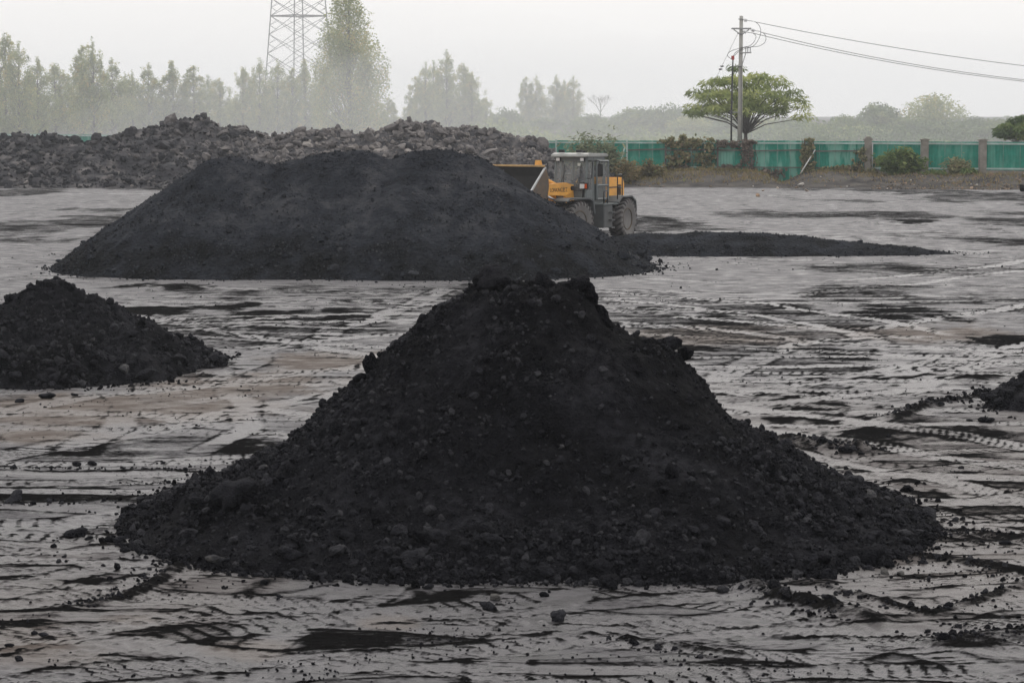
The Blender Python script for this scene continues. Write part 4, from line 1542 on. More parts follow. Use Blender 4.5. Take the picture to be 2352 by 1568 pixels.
def front_of(v, d=.14):
    return v + Vector((0, -d, 0))


MS = {}
fence = tag(empty('green_fence', (0, 0, 0)), 'faded green sheet metal hoarding overgrown with creepers behind the loader', 'fence')
wallf = tag(empty('pillar_fence', (0, 0, 0)), 'dark green corrugated fence between concrete pillars at the right', 'fence')
pp = [808, 866.9, 923.5, 981.4, 1040, 1098]
# hoarding with steel posts
for a, b, m in [(508, 556, m_sheet), (556, 626, m_sheet), (626, 665, m_sheet), (665, 717, m_sheet_dusty), (717, 751, m_sheet_dusty), (751, 803, m_sheet_dusty), (803, 866, m_sheet_dusty)]:
    A, B = fpt(a), fpt(b)
    zb = .05 if a >= 717 and a < 803 else .45
    if a == 803:
        zb = .6
    fence_run(fence, A, B, m, zb, ZT + (.03 if a == 751 else 0), 1.05, a, MS)
    rail(fence, front_of(A), front_of(B), ZT - .14, m_rail, 'top_rail', h=.11)
    if a >= 626:
        rail(fence, front_of(A), front_of(B), ZT - .66, m_rust, 'rail', h=.09, za=R0.uniform(-.05, .02), zb=R0.uniform(-.02, .09))
        rail(fence, front_of(A), front_of(B), 1.15, m_rust if a > 700 else m_rail, 'rail', h=.07)
for px in (519, 556, 626.5, 665, 717, 751, 803.5):
    A = front_of(fpt(px), .2)
    fence_post = MB().box(A.x - .06, A.x + .06, A.y - .06, A.y + .06, .3, ZT + .1).build('post', m_rail if px < 640 else m_rust, fence)
for px, dx, z in [(624.5, -.5, 2.6), (814, -1.1, 2.4)]:
    A = front_of(fpt(px), .26)
    MB().tube([(A.x, A.y, z), (A.x + dx, A.y - .7, .75)], .045, 8).build('brace', m_rail if px < 700 else m_white, fence, smooth=True)
# pillar section
for i, px in enumerate(pp[1:]):
    c = fpt(px)
    w2 = .25
    pl = MB().box(c.x - w2, c.x + w2, c.y - .28, c.y + .22, .3, ZT + .08).build('pillar', m_concrete, wallf, bevel=.012)
    MB().prism([(c.x - .31, ZT + .082), (c.x + .31, ZT + .082), (c.x + .31, ZT + .15), (c.x + .12, ZT + (.34 if i == 0 else .2)), (c.x - .12, ZT + (.34 if i == 0 else .2)), (c.x - .31, ZT + .15)], c.y - .34, c.y + .28).build('cap', m_concrete, pl, bevel=.01)
for a, b in zip(pp[1:-1], pp[2:]):
    A, B = fpt(a), fpt(b)
    d = (B - A).normalized()
    A2, B2 = A + d * .27, B - d * .27
    fence_run(wallf, A2, B2, m_sheet, 1.02, ZT - .02, 1.02, int(a), MS)
    rail(wallf, front_of(A2), front_of(B2), ZT - .13, m_rail, 'top_rail', h=.12, zb=-.02)
    rail(wallf, front_of(A2), front_of(B2), 1.14, m_rail, 'bottom_rail', h=.11)
    rz = math.atan2(d.y, d.x)
    MB().box(0, (B2 - A2).length, -.16, .14, .3, .98, Matrix.Translation(A2) @ Matrix.Rotation(rz, 4, 'Z')).build('plinth', m_concrete, wallf)
c = fpt(871)
MB().tube([(c.x, c.y - .36, .5), (c.x, c.y - .36, 2.95)], .04, 8).build('conduit', m_galv, wallf, smooth=True)
# the same line of hoarding running on behind the rock heap
back = tag(empty('green_fence', (0, 0, 0)), 'green fence stretch showing over the rock heap at the far left', 'fence')
prev = None
for px in range(-60, 140, 12):
    A = fpt(px)
    if prev is not None:
        fence_run(back, prev, A, m_sheet, .4, 3.0, 1.05, px, MS)
        rail(back, front_of(prev), front_of(A), 2.9, m_rail, 'top_rail', h=.14)
    prev = A

# ------------------------------------------------------------------ leaves, trees
def leaves(name, P, size, aspect, r, mat, parent, tint=None, dirs=None, flat=0.0, fold=True):
    n = len(P)
    s = size * np.exp(r.normal(0, .25, n))
    if dirs is None:
        u = r.normal(size=(n, 3))
        u[:, 2] *= (1 - flat)
    else:
        u = dirs + .35 * r.normal(size=(n, 3))
    u /= np.linalg.norm(u, axis=1)[:, None] + 1e-9
    w = r.normal(size=(n, 3))
    v = np.cross(u, w)
    v /= np.linalg.norm(v, axis=1)[:, None] + 1e-9
    L = (u * s[:, None])
    Wd = (v * (s * aspect)[:, None])
    V = np.stack([P - L * .5, P + Wd * .5, P + L * .5, P - Wd * .5], 1).reshape(-1, 3)
    Fc = np.arange(n * 4).reshape(n, 4)
    t = r.rand(n) if tint is None else tint
    return link(name, np_mesh(name, V, Fc, False, {'tint': np.repeat(np.clip(t, 0, 1), 4)}), mat, parent)


def poplar_data(seed, H, W, nl, ls, spires=4, nclump=150):
    """flame shaped crown: leaf clumps on steep branches round a straight trunk, a few side spires"""
    r = np.random.RandomState(seed)
    q = random.Random(seed)
    env_t = [0, .05, .22, .45, .68, .86, .95, 1.0]
    env_r = [.45, .8, 1.0, .9, .68, .42, .24, .08]
    tr = MB()
    tr.tube([(0, 0, -.5), (.1, .08, H * .4), (0, 0, H * .95)], [H * .012, H * .008, .03], 6)
    C = []
    while len(C) < nclump:
        t = q.random()
        R = np.interp(t, env_t, env_r)
        if q.random() > R ** 1.3 + .12:
            continue
        f = math.sqrt(q.uniform(.02, 1)) * q.uniform(.8, 1.06)
        a = q.uniform(0, 6.283)
        C.append((math.cos(a) * f * R * W * .5, math.sin(a) * f * R * W * .5, t * H * .98 + .02 * H, .062 * W * (.65 + .55 * R)))
    for k in range(spires):
        a = q.uniform(0, 6.283)
        rad = W * q.uniform(.18, .36)
        top = q.uniform(.55, .93) * H
        for j in range(7):
            u = j / 6
            C.append((math.cos(a) * rad * (1 - .25 * u) + q.gauss(0, .02) * W, math.sin(a) * rad * (1 - .25 * u), top - (1 - u) * .3 * H, W * .06 * (1.2 - .75 * u)))
    for j in range(5):
        u = j / 4
        C.append((q.gauss(0, .012) * W, q.gauss(0, .012) * W, H * (.84 + .15 * u), W * .062 * (1.15 - .8 * u)))
    P, T = [], []
    tot = sum(c[3] ** 2 for c in C)
    for (x, y, z, cr) in C:
        m = max(4, int(nl * cr ** 2 / tot))
        n = r.normal(size=(m, 3))
        n *= (r.rand(m) ** .5 / np.linalg.norm(n, axis=1))[:, None] * np.array([cr, cr, cr * 1.9]) * 1.35
        P.append(np.array([[x, y, z]]) + n)
        T.append(np.clip(.45 + .2 * q.gauss(0, 1) + r.normal(0, .16, m), 0, 1))
        if q.random() < .5 and math.hypot(x, y) > .1 * W:
            tr.tube([(0, 0, max(.04 * H, z - math.hypot(x, y) * 1.6)), (x * .9, y * .9, z)], [.07, .02], 4, False)
    return np.concatenate(P), np.concatenate(T), tr, ls


def make_tree(name, label, cat, loc, crown_args, trunk_mb, mat, group, r, asp=.8, dirs=None, flat=0.0):
    root = tag(empty(name, loc), label, cat, group)
    trunk_mb.build('trunk', m_bark, root)
    P, T, s = crown_args
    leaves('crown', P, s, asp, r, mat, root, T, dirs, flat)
    return root


def copy_tree(src, loc, rz, sc, label, group):
    c = src.copy()
    col.objects.link(c)
    c.location = loc
    c.rotation_euler = (0, 0, rz)
    c.scale = sc
    c['label'] = label
    c['group'] = group
    for ch in src.children:
        k = ch.copy()
        col.objects.link(k)
        k.parent = c
    return c


def gpos(px, D):
    return ((px - 512) / F * D, D, .7)


def topz(py, D):
    return EYE + (112.5 - py) / F * D


# poplar variants, 26 m tall; copies are scaled to the height each tree has
PV = []
PVH = 26.0
for k in range(5):
    PV.append(poplar_data(900 + k, PVH, 8.5 + k * .7, 11000, .36, spires=3 + k % 3))
pop_src = [None] * 5
rp = random.Random(12)


def poplar(px, py, D, wpx, label, group, k=None):
    k = rp.randrange(5) if k is None else k
    H = topz(py, D) - .7
    sc = H / PVH
    wsc = wpx / F * D / (8.5 + k * .7) * 1.05
    rz = rp.uniform(0, 6.28)
    if pop_src[k] is None:
        P, T, tr, ls = PV[k]
        o = make_tree('poplar_tree', label, 'poplar', gpos(px, D), (P, T, ls), tr, m_poplar, group, np.random.RandomState(k))
        pop_src[k] = o
        o.rotation_euler = (0, 0, rz)
        o.scale = (wsc, wsc, sc)
    else:
        o = copy_tree(pop_src[k], gpos(px, D), rz, (wsc, wsc, sc), label, group)
    return o


LEFT = [(8, 33, 501, 42), (21, 44, 495, 46), (-14, 50, 528, 44), (40, 57, 541, 40), (57, 63, 580, 46), (70, 78, 594, 34), (84, 46, 501, 36), (95, 38, 488, 40), (114, 58, 554, 38), (127, 72, 594, 30), (134, 70, 580, 28), (150, 63, 567, 38), (174, 61, 567, 40),
        (195, 66, 567, 40), (209, 76, 594, 30), (221, 78, 580, 36), (162, 92, 633, 44), (104, 86, 633, 46), (30, 82, 633, 50), (186, 96, 633, 44), (232, 100, 620, 30)]
names_l = ['tallest hazy poplar at the far left of the row', 'broad hazy poplar close beside the tallest one on the left', 'hazy poplar cut off by the left edge of the picture', 'sloping shouldered poplar right of the broad left pair', 'pale yellowish poplar ending the left clump of trees',
           'small poplar in the dip right of the left clump', 'second leader of the tall dark poplar above the rock heap', 'tall dark poplar standing highest in the middle of the left row', 'poplar just right of the tall dark poplar', 'thin poplar between the tall dark one and the twin tops', 'narrow spindle poplar next to the thin poplar', 'twin topped poplar in the left row',
           'single pointed poplar above the highest rocks', 'poplar right of the single pointed one over the rock peak', 'thin pale poplar leaning on the rock peak group', 'last low poplar before the gap in the left row', 'low hazy poplar behind the twin topped one', 'low hazy poplar behind the tall dark one', 'low hazy poplar behind the left clump', 'low hazy poplar behind the rock peak', 'lowest poplar in the gap before the pylon']
for (px, py, D, w_), nm in zip(LEFT, names_l):
    poplar(px, py, D, w_, nm, 'hazy poplars behind the rock heap')
PYL = [(244, 67, 547, 34), (261, 60, 554, 34), (279, 61, 561, 36), (293, 68, 554, 30), (306, 60, 561, 34), (322, 84, 567, 34), (268, 90, 580, 50), (236, 98, 567, 30), (388, 98, 528, 30)]
names_p = ['dark poplar left of the pylon foot', 'pointed poplar on the left leg of the pylon', 'poplar in front of the pylon middle', 'low poplar right of the pylon middle', 'pale poplar between the pylon and the big poplar', 'low pale poplar tucked against the big poplar', 'wide low poplar under the pylon', 'small poplar left of the pylon group', 'low poplar peeping out right of the big poplar']
for (px, py, D, w_), nm in zip(PYL, names_p):
    poplar(px, py, D, w_, nm, 'poplars around the pylon')
MID = [(447, 50, 630, 34), (426, 64, 637, 30), (434, 62, 644, 28), (464, 63, 637, 34), (472, 72, 630, 36), (416, 77, 644, 28), (486, 97, 644, 30), (450, 92, 651, 60)]
names_m = ['tallest poplar of the clump right of the big poplar', 'left shoulder poplar of the middle clump', 'slim poplar inside the middle clump', 'leaning poplar right of the clump top', 'right shoulder poplar of the middle clump', 'low left end poplar of the middle clump', 'low right end poplar of the middle clump', 'broad low poplar at the foot of the middle clump']
for (px, py, D, w_), nm in zip(MID, names_m):
    poplar(px, py, D, w_, nm, 'middle poplar clump')
RGT = [(526, 77, 828, 22), (536, 75, 828, 26), (556, 75, 849, 26), (564, 80, 849, 26), (573, 77, 842, 28)]
names_r = ['faint poplar left of two above the loader', 'second faint poplar above the bucket', 'faint slim poplar above the loader cab', 'faint middle poplar of the three above the cab', 'faint right poplar of the three above the cab']
for (px, py, D, w_), nm in zip(RGT, names_r):
    poplar(px, py, D, w_, nm, 'faint poplars above the loader')

P, T, tr, ls = poplar_data(990, 25.0, 13.6, 34000, .27, spires=5, nclump=360)
make_tree('poplar_tree', 'big yellow green poplar towering over the rock heap', 'poplar', gpos(350, 430), (P, np.clip(T + .1, 0, 1), ls), tr, m_poplar, None, np.random.RandomState(77))


# round-headed trees
def round_tree_data(seed, H, W, crown_z0, nclump, nl, clump_r, flatness=.5, droop=.3, fork=.35, dome=.75, gaps=0.0):
    """umbrella crown: limbs fan out to clumps of leaves"""
    r = np.random.RandomState(seed)
    q = random.Random(seed)
    tr = MB()
    fz = H * fork
    tr.tube([(0, 0, -.4), (q.uniform(-.1, .1), 0, fz * .5), (0, 0, fz)], [H * .026, H * .02, H * .017], 8)
    P, T, Dd = [], [], []
    for k in range(nclump):
        a = k * 2.39996 + q.uniform(-.3, .3)
        f = math.sqrt((k + .6) / nclump)
        rad = W * .5 * f * q.uniform(.85, 1.05)
        top = H * (1 - (1 - dome) * f ** 2.2) * q.uniform(.88, 1.03)
        if q.random() < gaps:
            continue
        lo = crown_z0 + (top - crown_z0) * .25
        for lev in range(2 if f < .85 else 1):
            z = top - clump_r * .3 if lev == 0 else q.uniform(lo, top - clump_r * .8)
            rr_ = rad if lev == 0 else rad * q.uniform(.5, 1.0)
            c = np.array([math.cos(a) * rr_, math.sin(a) * rr_, z])
            mid = Vector((c[0] * .35, c[1] * .35, fz + (z - fz) * .55))
            if lev == 0:
                tr.tube([(0, 0, fz), tuple(mid), (c[0] * .85, c[1] * .85, z - clump_r * .25), tuple(c)], [H * .008, H * .005, H * .003, .01], 5, False)
            m = int(nl / nclump / 1.5)
            d = r.normal(size=(m, 3))
            d /= np.linalg.norm(d, axis=1)[:, None]
            rad_l = clump_r * r.rand(m) ** .45
            pts = c[None] + d * rad_l[:, None] * np.array([1, 1, flatness])
            P.append(pts)
            dd = d * np.array([1, 1, .2])
            dd[:, 2] -= droop
            Dd.append(dd)
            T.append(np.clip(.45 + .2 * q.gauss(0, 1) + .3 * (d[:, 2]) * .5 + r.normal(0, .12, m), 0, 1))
    return np.concatenate(P), np.concatenate(T), np.concatenate(Dd), tr


def round_tree(name, label, cat, px, D, wpx, py_top, py_low, seed, nclump, nl, ls, asp, mat, group=None, clump=.2, z0=.7, **kw):
    Wm = wpx / F * D
    Ht = topz(py_top, D) - z0
    cz = topz(py_low, D) - z0
    P, T, Dd, tr = round_tree_data(seed, Ht, Wm, max(.3, cz), nclump, nl, Wm * clump, **kw)
    x, y, _ = gpos(px, D)
    return make_tree(name, label, cat, (x, y, z0), (P, T, ls), tr, mat, group, np.random.RandomState(seed), asp, Dd)


round_tree('umbrella_tree', 'spreading green umbrella shaped tree behind the power pole', 'tree', 745, 214, 128, 67, 120, 33, 50, 8200, .42, .21, m_acacia, clump=.09, flatness=.425, droop=.55, fork=.33, dome=.58, gaps=.06)
round_tree('young_tree', 'fresh green young tree behind the fence at the right edge', 'tree', 1016, 205, 48, 116, 140, 37, 22, 3000, .38, .25, m_green, clump=.15, flatness=.5, droop=.6, fork=.4, dome=.7)
FAR = [(845, 117, 500, 46, 'round hazy tree left of the sparse crowned tree'), (878, 104, 480, 46, 'hazy umbrella tree left of the tallest right tree'), (930, 95, 490, 70, 'tallest hazy sparse tree beyond the fence at the right'), (975, 119, 500, 50, 'low hazy tree right of the tallest right tree'),
       (1012, 118, 510, 50, 'low hazy tree behind the young green tree'), (900, 118, 480, 70, 'dense hazy tree below the tallest right tree'), (950, 121, 480, 64, 'dense hazy tree below the right treeline'), (820, 124, 470, 50, 'low hazy tree right of the umbrella tree'), (790, 120, 450, 60, 'low yellow green hazy tree under the umbrella tree'),
       (765, 118, 475, 50, 'low hazy tree right behind the power pole'), (705, 112, 500, 60, 'hazy bushy tree left of the power pole'), (668, 108, 540, 56, 'hazy bushy tree over the creeper covered hoarding'), (640, 108, 540, 56, 'hazy bushy tree left of the creeper covered hoarding'), (622, 116, 550, 40, 'low faint tree above the loader hood'),
       (690, 116, 490, 50, 'low faint tree behind the creeper covered hoarding'), (735, 118, 480, 50, 'low faint tree at the foot of the power pole'), (506, 111, 560, 34, 'low faint tree left of the two faint poplars'), (545, 118, 575, 40, 'low faint tree between the faint poplars'), (590, 116, 560, 44, 'low faint tree right of the faint poplars'), (860, 126, 470, 60, 'low hazy thicket tree above the first pillar'), (1000, 126, 450, 60, 'low hazy thicket tree above the right panels')]
far_src = []
for i, (px, py, D, w_, lab) in enumerate(FAR):
    gname = 'hazy trees beyond the fence'
    if i < 5:
        o = round_tree('hazy_tree', lab, 'tree', px, D, w_, py, 134, 50 + i, 34, 5200, .42, .55, m_green if i != 2 else m_poplar, gname, clump=.15, flatness=.8, droop=.2, fork=.18, dome=.5, gaps=.2)
        far_src.append((o, w_ / F * D, topz(py, D) - .7))
    else:
        o0, W0, H0 = far_src[(i * 3) % 5]
        s1 = w_ / F * D / W0
        s2 = (topz(py, D) - .7) / H0
        copy_tree(o0, gpos(px, D), rp.uniform(0, 6.28), (s1, s1, s2), lab, gname)


def bare_tree():
    D = 1000
    root = tag(empty('bare_tree', gpos(600, D)), 'faint leafless tree right of the faint poplars', 'tree', 'hazy trees beyond the fence')
    q = random.Random(4)
    H = topz(92, D) - .7
    m = MB()
    m.tube([(0, 0, 0), (0, 0, H * .4)], [.32, .24], 6)
    t = MB()

    def grow(p, d, L, r_, n):
        e = p + d * L
        (t if n < 3 else m).tube([tuple(p), tuple(e)], [r_, r_ * .7], 4, False)
        if n == 0:
            return
        for k in range(3):
            nd = (d + Vector((q.uniform(-.6, .6), q.uniform(-.6, .6), q.uniform(-.1, .35)))).normalized()
            grow(e, nd, L * q.uniform(.6, .85), r_ * .6, n - 1)
    for k in range(4):
        a = k * 1.6
        grow(Vector((0, 0, H * .36)), Vector((math.cos(a) * .5, math.sin(a) * .5, .9)).normalized(), H * .2, .14, 4)
    m.build('trunk', m_bare, root)
    t.build('crown', m_bare, root)


bare_tree()


# shrubs and creepers along the fence
def bush(name, label, cat, px, Y, wpx, py0, py1, n, ls, asp, mat, seed, depth=1.4, group=None, droop=.35, arching=True):
    x0, _, zt = at(px, py0, Y)
    zb = gz(x0, Y)
    W_, H_ = wpx / F * Y, max(.3, zt - zb)
    root = tag(empty(name, (x0, Y, zb)), label, cat, group)
    r = np.random.RandomState(seed)
    q = random.Random(seed)
    st = MB()
    P, Dd, T = [], [], []
    ns = 26
    for k in range(ns):
        a = q.uniform(0, 6.28)
        f = math.sqrt(q.random())
        ex, ey = math.cos(a) * f * W_ * .5, math.sin(a) * f * depth * .5
        ez = H_ * (1 - .55 * f ** 2) * q.uniform(.55, 1.0)
        st.tube([(ex * .12, ey * .12, -.1), (ex * .55, ey * .55, ez * .65), (ex, ey, ez)], [.03, .02, .008], 4, False)
        m = int(n / ns)
        t = r.rand(m) ** .6
        base = np.stack([ex * (.15 + .85 * t), ey * (.15 + .85 * t), ez * t], 1)
        d = r.normal(size=(m, 3))
        d[:, 2] = d[:, 2] * .5 - droop
        base += r.normal(size=(m, 3)) * np.array([.13 * W_ * .5, .2, .09 * H_]) + d * ls * .3
        base[:, 2] = np.maximum(base[:, 2], .02)
        P.append(base)
        Dd.append(d)
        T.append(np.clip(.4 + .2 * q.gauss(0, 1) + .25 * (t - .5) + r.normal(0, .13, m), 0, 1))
    st.build('stems', m_bark, root)
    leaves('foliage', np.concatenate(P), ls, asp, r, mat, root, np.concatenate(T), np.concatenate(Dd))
    return root


def fy_at(px):
    return float(np.interp(px, FPX, FY))


bush('tall_shrub', 'tall dusty green shrub behind the loader cab in front of the hoarding', 'shrub', 594, 185, 66, 123, 170, 3800, .40, .25, m_dusty, 61, 2.4)
bush('shrub', 'large leafy green bush between the first two concrete pillars', 'bush', 899, fy_at(899) - 2.2, 50, 146, 178, 4200, .40, .27, m_green, 62, 1.8)
bush('shrub', 'thin reddish green bush in front of the panel between the right pillars', 'bush', 957, fy_at(957) - 1.4, 32, 154, 173, 1100, .32, .25, m_vine, 63, 1.0)
bush('low_bush', 'low dark green bush at the foot of the middle pillar', 'bush', 934, fy_at(934) - 2.4, 24, 168, 181, 1300, .26, .35, m_green, 64, 1.2)
bush('low_bush', 'low bright green bush left of the last full pillar', 'bush', 969, fy_at(969) - 2.2, 16, 166, 179, 700, .26, .35, m_green, 65, 1.0)
bush('low_bush', 'yellowish weeds clump beside the loader hood on the bank', 'weeds', 625, 184, 36, 158, 176, 2000, .24, .4, m_grass, 66, 2.0)
bush('low_bush', 'tall yellowish weeds clump under the plain hoarding panel', 'weeds', 650, 186, 30, 159, 172, 1600, .24, .4, m_grass, 67, 1.6)


def creeper(label, boxes, n, ls, mat, seed, thick=.35):
    """boxes: px0, px1, py0, py1 on the fence plane"""
    px = (boxes[0][0] + boxes[0][1]) / 2
    root = tag(empty('creeper', (fpt(px).x, fpt(px).y - .3, .6)), label, 'creeper', 'creepers on the fence')
    r = np.random.RandomState(seed)
    P, st = [], MB()
    tot = sum((b[1] - b[0]) * (b[3] - b[2]) * (b[4] if len(b) > 4 else 1) for b in boxes)
    for b in boxes:
        m = int(n * (b[1] - b[0]) * (b[3] - b[2]) * (b[4] if len(b) > 4 else 1) / tot)
        ex, ey = (b[1] - b[0]) * .14, (b[3] - b[2]) * .14
        u = r.uniform(b[0] - ex, b[1] + ex, m * 2)
        v = r.uniform(b[2] - ey, b[3] + ey, m * 2)
        ed = (np.abs(u - (b[0] + b[1]) / 2) / (b[1] - b[0]) * 2) ** 2.5 + (np.abs(v - (b[2] + b[3]) / 2) / (b[3] - b[2]) * 2) ** 2.5
        kp = 1.15 * fbm(u * .19, v * .26, seed, 4) + .95 - ed > r.uniform(-.1, .7, m * 2)
        u, v = u[kp], v[kp]
        d = np.interp(u, FPX, FY)
        bulge = .5 + .5 * vn(u * .25, v * .25, seed + 3)
        Y = d - .15 - thick * (.25 + bulge) * r.rand(len(u))
        X = (u - 512) / F * Y
        Z = EYE - (v - 112.5) / F * Y
        P.append(np.stack([X, Y, Z], 1))
        for k in range(6):
            a = b[0] + (b[1] - b[0]) * (k + .5) / 6
            c = fpt(a)
            z0, z1 = topz(b[3], c.y), topz(b[2], c.y)
            st.tube([(c.x, c.y - .22, z0), (c.x + .15, c.y - .25, (z0 + z1) / 2), (c.x - .1, c.y - .22, z1)], .02, 4, False)
    P = np.concatenate(P) - np.array(root.location)
    st.M = Matrix.Identity(4)
    o = st.build('stems', m_bare, root)
    o.matrix_parent_inverse = Matrix.Translation(-root.location)
    leaves('foliage', P, ls, .75, r, mat, root)
    return root


creeper('thick yellow green creeper draped over the hoarding left of the pole', [(662, 704, 136, 150, 1.6), (700, 718, 139, 150, 1.2), (664, 690, 150, 168, 1.0), (690, 716, 149, 166, .8)], 4200, .20, m_vine, 71, .6)
creeper('sparse brown dead creeper hanging on the hoarding below the pole', [(716, 754, 139.5, 147, 1.5), (738, 756, 146, 170, .7), (716, 738, 164, 172, .9)], 2600, .15, m_dryvine, 72)
creeper('leafy creeper column covering the post right of the dusty panels', [(801, 814, 138, 176, 1.3)], 1500, .2, m_vine, 73, .45)
creeper('low creeper band along the foot of the panel beside the first pillar', [(812, 872, 166, 177, 1.2), (853, 866, 148, 168, .8), (868, 876, 158, 176, .7)], 2400, .2, m_vine, 74, .45)
creeper('dead creeper tangle under the dusty panels', [(752, 785, 168, 178, .8), (664, 700, 165, 174, .8)], 1200, .16, m_dryvine, 75, .4)


def bank_grass():
    r = np.random.RandomState(88)
    n = 14000
    px = r.uniform(560, 1040, n)
    t = r.rand(n)
    d = np.interp(px, FPX, FY)
    Y = d - .4 - 9.5 * t
    X = (px - 512) / F * Y
    dens = np.where(px < 780, 1.0, .35) * np.where((px > 770) & (px < 812), .35, 1) * sst(1.05, .35, t + .35 * fbm(X * .35, Y * .35, 89, 3))
    k = r.rand(n) < dens
    X, Y, px = X[k], Y[k], px[k]
    Z = gza(X, Y)
    P = np.stack([X, Y, Z + .09], 1)
    dirs = np.stack([r.normal(0, .5, len(X)), r.normal(0, .5, len(X)), np.ones(len(X))], 1)
    tn = np.clip(.5 + .35 * fbm(X * .3, Y * .3, 90, 3) + r.normal(0, .15, len(X)), 0, 1)
    o = leaves('dry_grass', P, .34, .14, r, m_grass, None, tn, dirs)
    tag(o, 'dry yellow grass and weeds on the bank below the fence', 'grass', kind='stuff')


bank_grass()


def bank_stones():
    r = np.random.RandomState(99)
    n = 2200
    px = np.where(r.rand(n) < .7, r.uniform(870, 1060, n), r.uniform(560, 1060, n))
    d = np.interp(px, FPX, FY)
    Y = d - 2.0 - 9.8 * r.rand(n) ** .8
    X = (px - 512) / F * Y
    S = .055 * np.exp(r.normal(0, .45, n))
    P = np.stack([X, Y, gza(X, Y) + S * .3], 1)
    tn = np.clip(r.normal(.38, .25, n), 0, 1)
    o = scatter('stone_rubble', P, S, ROCK_S, 98, m_stone, None, False, tn)
    tag(o, 'pale stone and brick rubble strewn along the fence bank', 'rubble', kind='stuff')
    q = random.Random(14)
    for px, py, s, tt, nm, lab, cat in [(801, 187.5, .28, 1.0, 'white_stone', 'white boulder at the foot of the bank below the leaning pole', 'stone'), (758, 185.5, .22, .8, 'brick_chunk', 'pinkish brick chunk on the bank below the brown creeper', 'brick'),
                                        (763, 187, .15, .7, 'brick_chunk', 'smaller tan brick chunk beside the pinkish one', 'brick'), (777.5, 188.5, .16, .9, 'pale_stone', 'pale stone below the green notch in the bank', 'stone'), (807, 181, .22, .9, 'pale_stone', 'pale stone high on the bank beside the creeper column', 'stone'),
                                        (1023, 188, .5, .0, 'dark_boulder', 'dark boulder at the right end of the bank', 'boulder')]:
        x, y = gnd(px, py)
        for _ in range(25):
            z = gz(x, y)
            x, y = gnd(px, py, z)
        o = lump(nm, (x, y, gz(x, y) + s * .35), s, 'R', tt, m_stone if tt > 0 else m_coal, None, q, .8)
        tag(o, lab, cat)


bank_stones()

# ------------------------------------------------------------------ power pole and wires
PD = 191.0


def pole_w(px, py, dy=0.0):
    x, y, z = at(px, py, PD + dy)
    return (x, y, z)


pb = pole_w(739.5, 141)
pole = tag(empty('power_pole', (pb[0], PD, .7)), 'pale concrete power pole with crossarm and white insulators', 'power pole')
pinv = Matrix.Translation(-Vector((pb[0], PD, .7)))


def PPp(name, mb, mat, smooth=False, parent=None):
    o = mb.build(name, mat, parent or pole, smooth=smooth)
    o.matrix_parent_inverse = pinv
    return o


ptop = pole_w(741.3, 15.8)
PPp('shaft', MB().tube([(pb[0], PD, .3), ptop], [.19, .125], 16), m_pole, True)
am = MB()
for off in (-.17, .17):
    a, b = pole_w(731.5, 28.5), pole_w(751, 28.0)
    am.box(a[0], b[0], PD + off - .035, PD + off + .035, a[2] - .05, a[2] + .05)
PPp('crossarm', am, m_galv)
sa = MB()
for (p, q_) in [((733.5, 29.5), (740.5, 34.5)), ((749, 29.5), (741.5, 34.5))]:
    A, B = pole_w(*p), pole_w(*q_)
    sa.bar((A[0], PD - .17, A[2]), (B[0], PD - .15, B[2]), .05)
PPp('arm_strut', sa, m_galv)
for (px, py, w_) in [(741, 19, 5), (740, 33.5, 6), (739.5, 66, 8), (739.3, 112, 8)]:
    A = pole_w(px, py)
    PPp('band', MB().lathe([(.19, -.03), (.19, .03)], A, 16, 'z'), m_galv)
br = MB()
A, B = pole_w(739, 53), pole_w(751, 52.5)
br.bar((A[0], PD - .2, A[2]), (B[0], PD - .2, B[2]), .06)
for px in (745.5, 747.5, 750):
    A = pole_w(px, 52.5)
    br.tube([(A[0], PD - .2, A[2]), (A[0], PD - .2, A[2] + .36)], .035, 6)
A, B = pole_w(745.5, 53.5), pole_w(741.5, 66)
br.bar((A[0], PD - .2, A[2]), (B[0], PD - .15, B[2]), .04)
PPp('arrester_bracket', br, m_galv)
A, B = pole_w(731.5, 66.2), pole_w(741, 66)
PPp('cable_bracket', MB().bar((A[0], PD - .2, A[2]), (B[0], PD - .2, B[2]), .05).bar(pole_w(730, 112), pole_w(741, 112.2), .04), m_galv)
INS = [[(745.2, 20), (746.5, 20.2), (748, 20.3)], [(752.5, 30), (754, 30.3), (755.3, 30.5)], [(744.5, 31.5), (745.8, 31.8), (746.8, 32.0)]]
for k, row in enumerate(INS):
    for j, (px, py) in enumerate(row[:2]):
        A = pole_w(px, py, -.1 - .15 * k)
        ins = MB().lathe([(.03, -.1), (.05, -.07), (.13, -.05), (.14, -.01), (.06, .02), (.04, .08)], (0, 0, 0), 14)
        T_ = Matrix.Translation(A) @ Matrix.Rotation(math.radians(-90), 4, 'Z')
        ins.v = [tuple(T_ @ Vector(v)) for v in ins.v]
        PPp('insulator', ins, m_porc, True)
    a0 = pole_w(742 if k != 1 else 750.5, row[0][1] - .3, -.1 - .15 * k)
    e0 = pole_w(row[2][0] + 5, row[2][1] + .9, -.1 - .15 * k)
    PPp('link_rod', MB().tube([a0, e0], .02, 6), m_wire)
jp = MB()


def curve(pts, dy=-.15, r=.022, n=5):
    P = [Vector(pole_w(px, py, dy)) for px, py in pts]
    out = []
    for i in range(len(P) - 1):
        p0, p1, p2, p3 = P[max(i - 1, 0)], P[i], P[i + 1], P[min(i + 2, len(P) - 1)]
        for k in range(n):
            t = k / n
            out.append(.5 * ((2 * p1) + (-p0 + p2) * t + (2 * p0 - 5 * p1 + 4 * p2 - p3) * t * t + (-p0 + 3 * p1 - 3 * p2 + p3) * t ** 3))
    out.append(P[-1])
    return [tuple(p) for p in out]


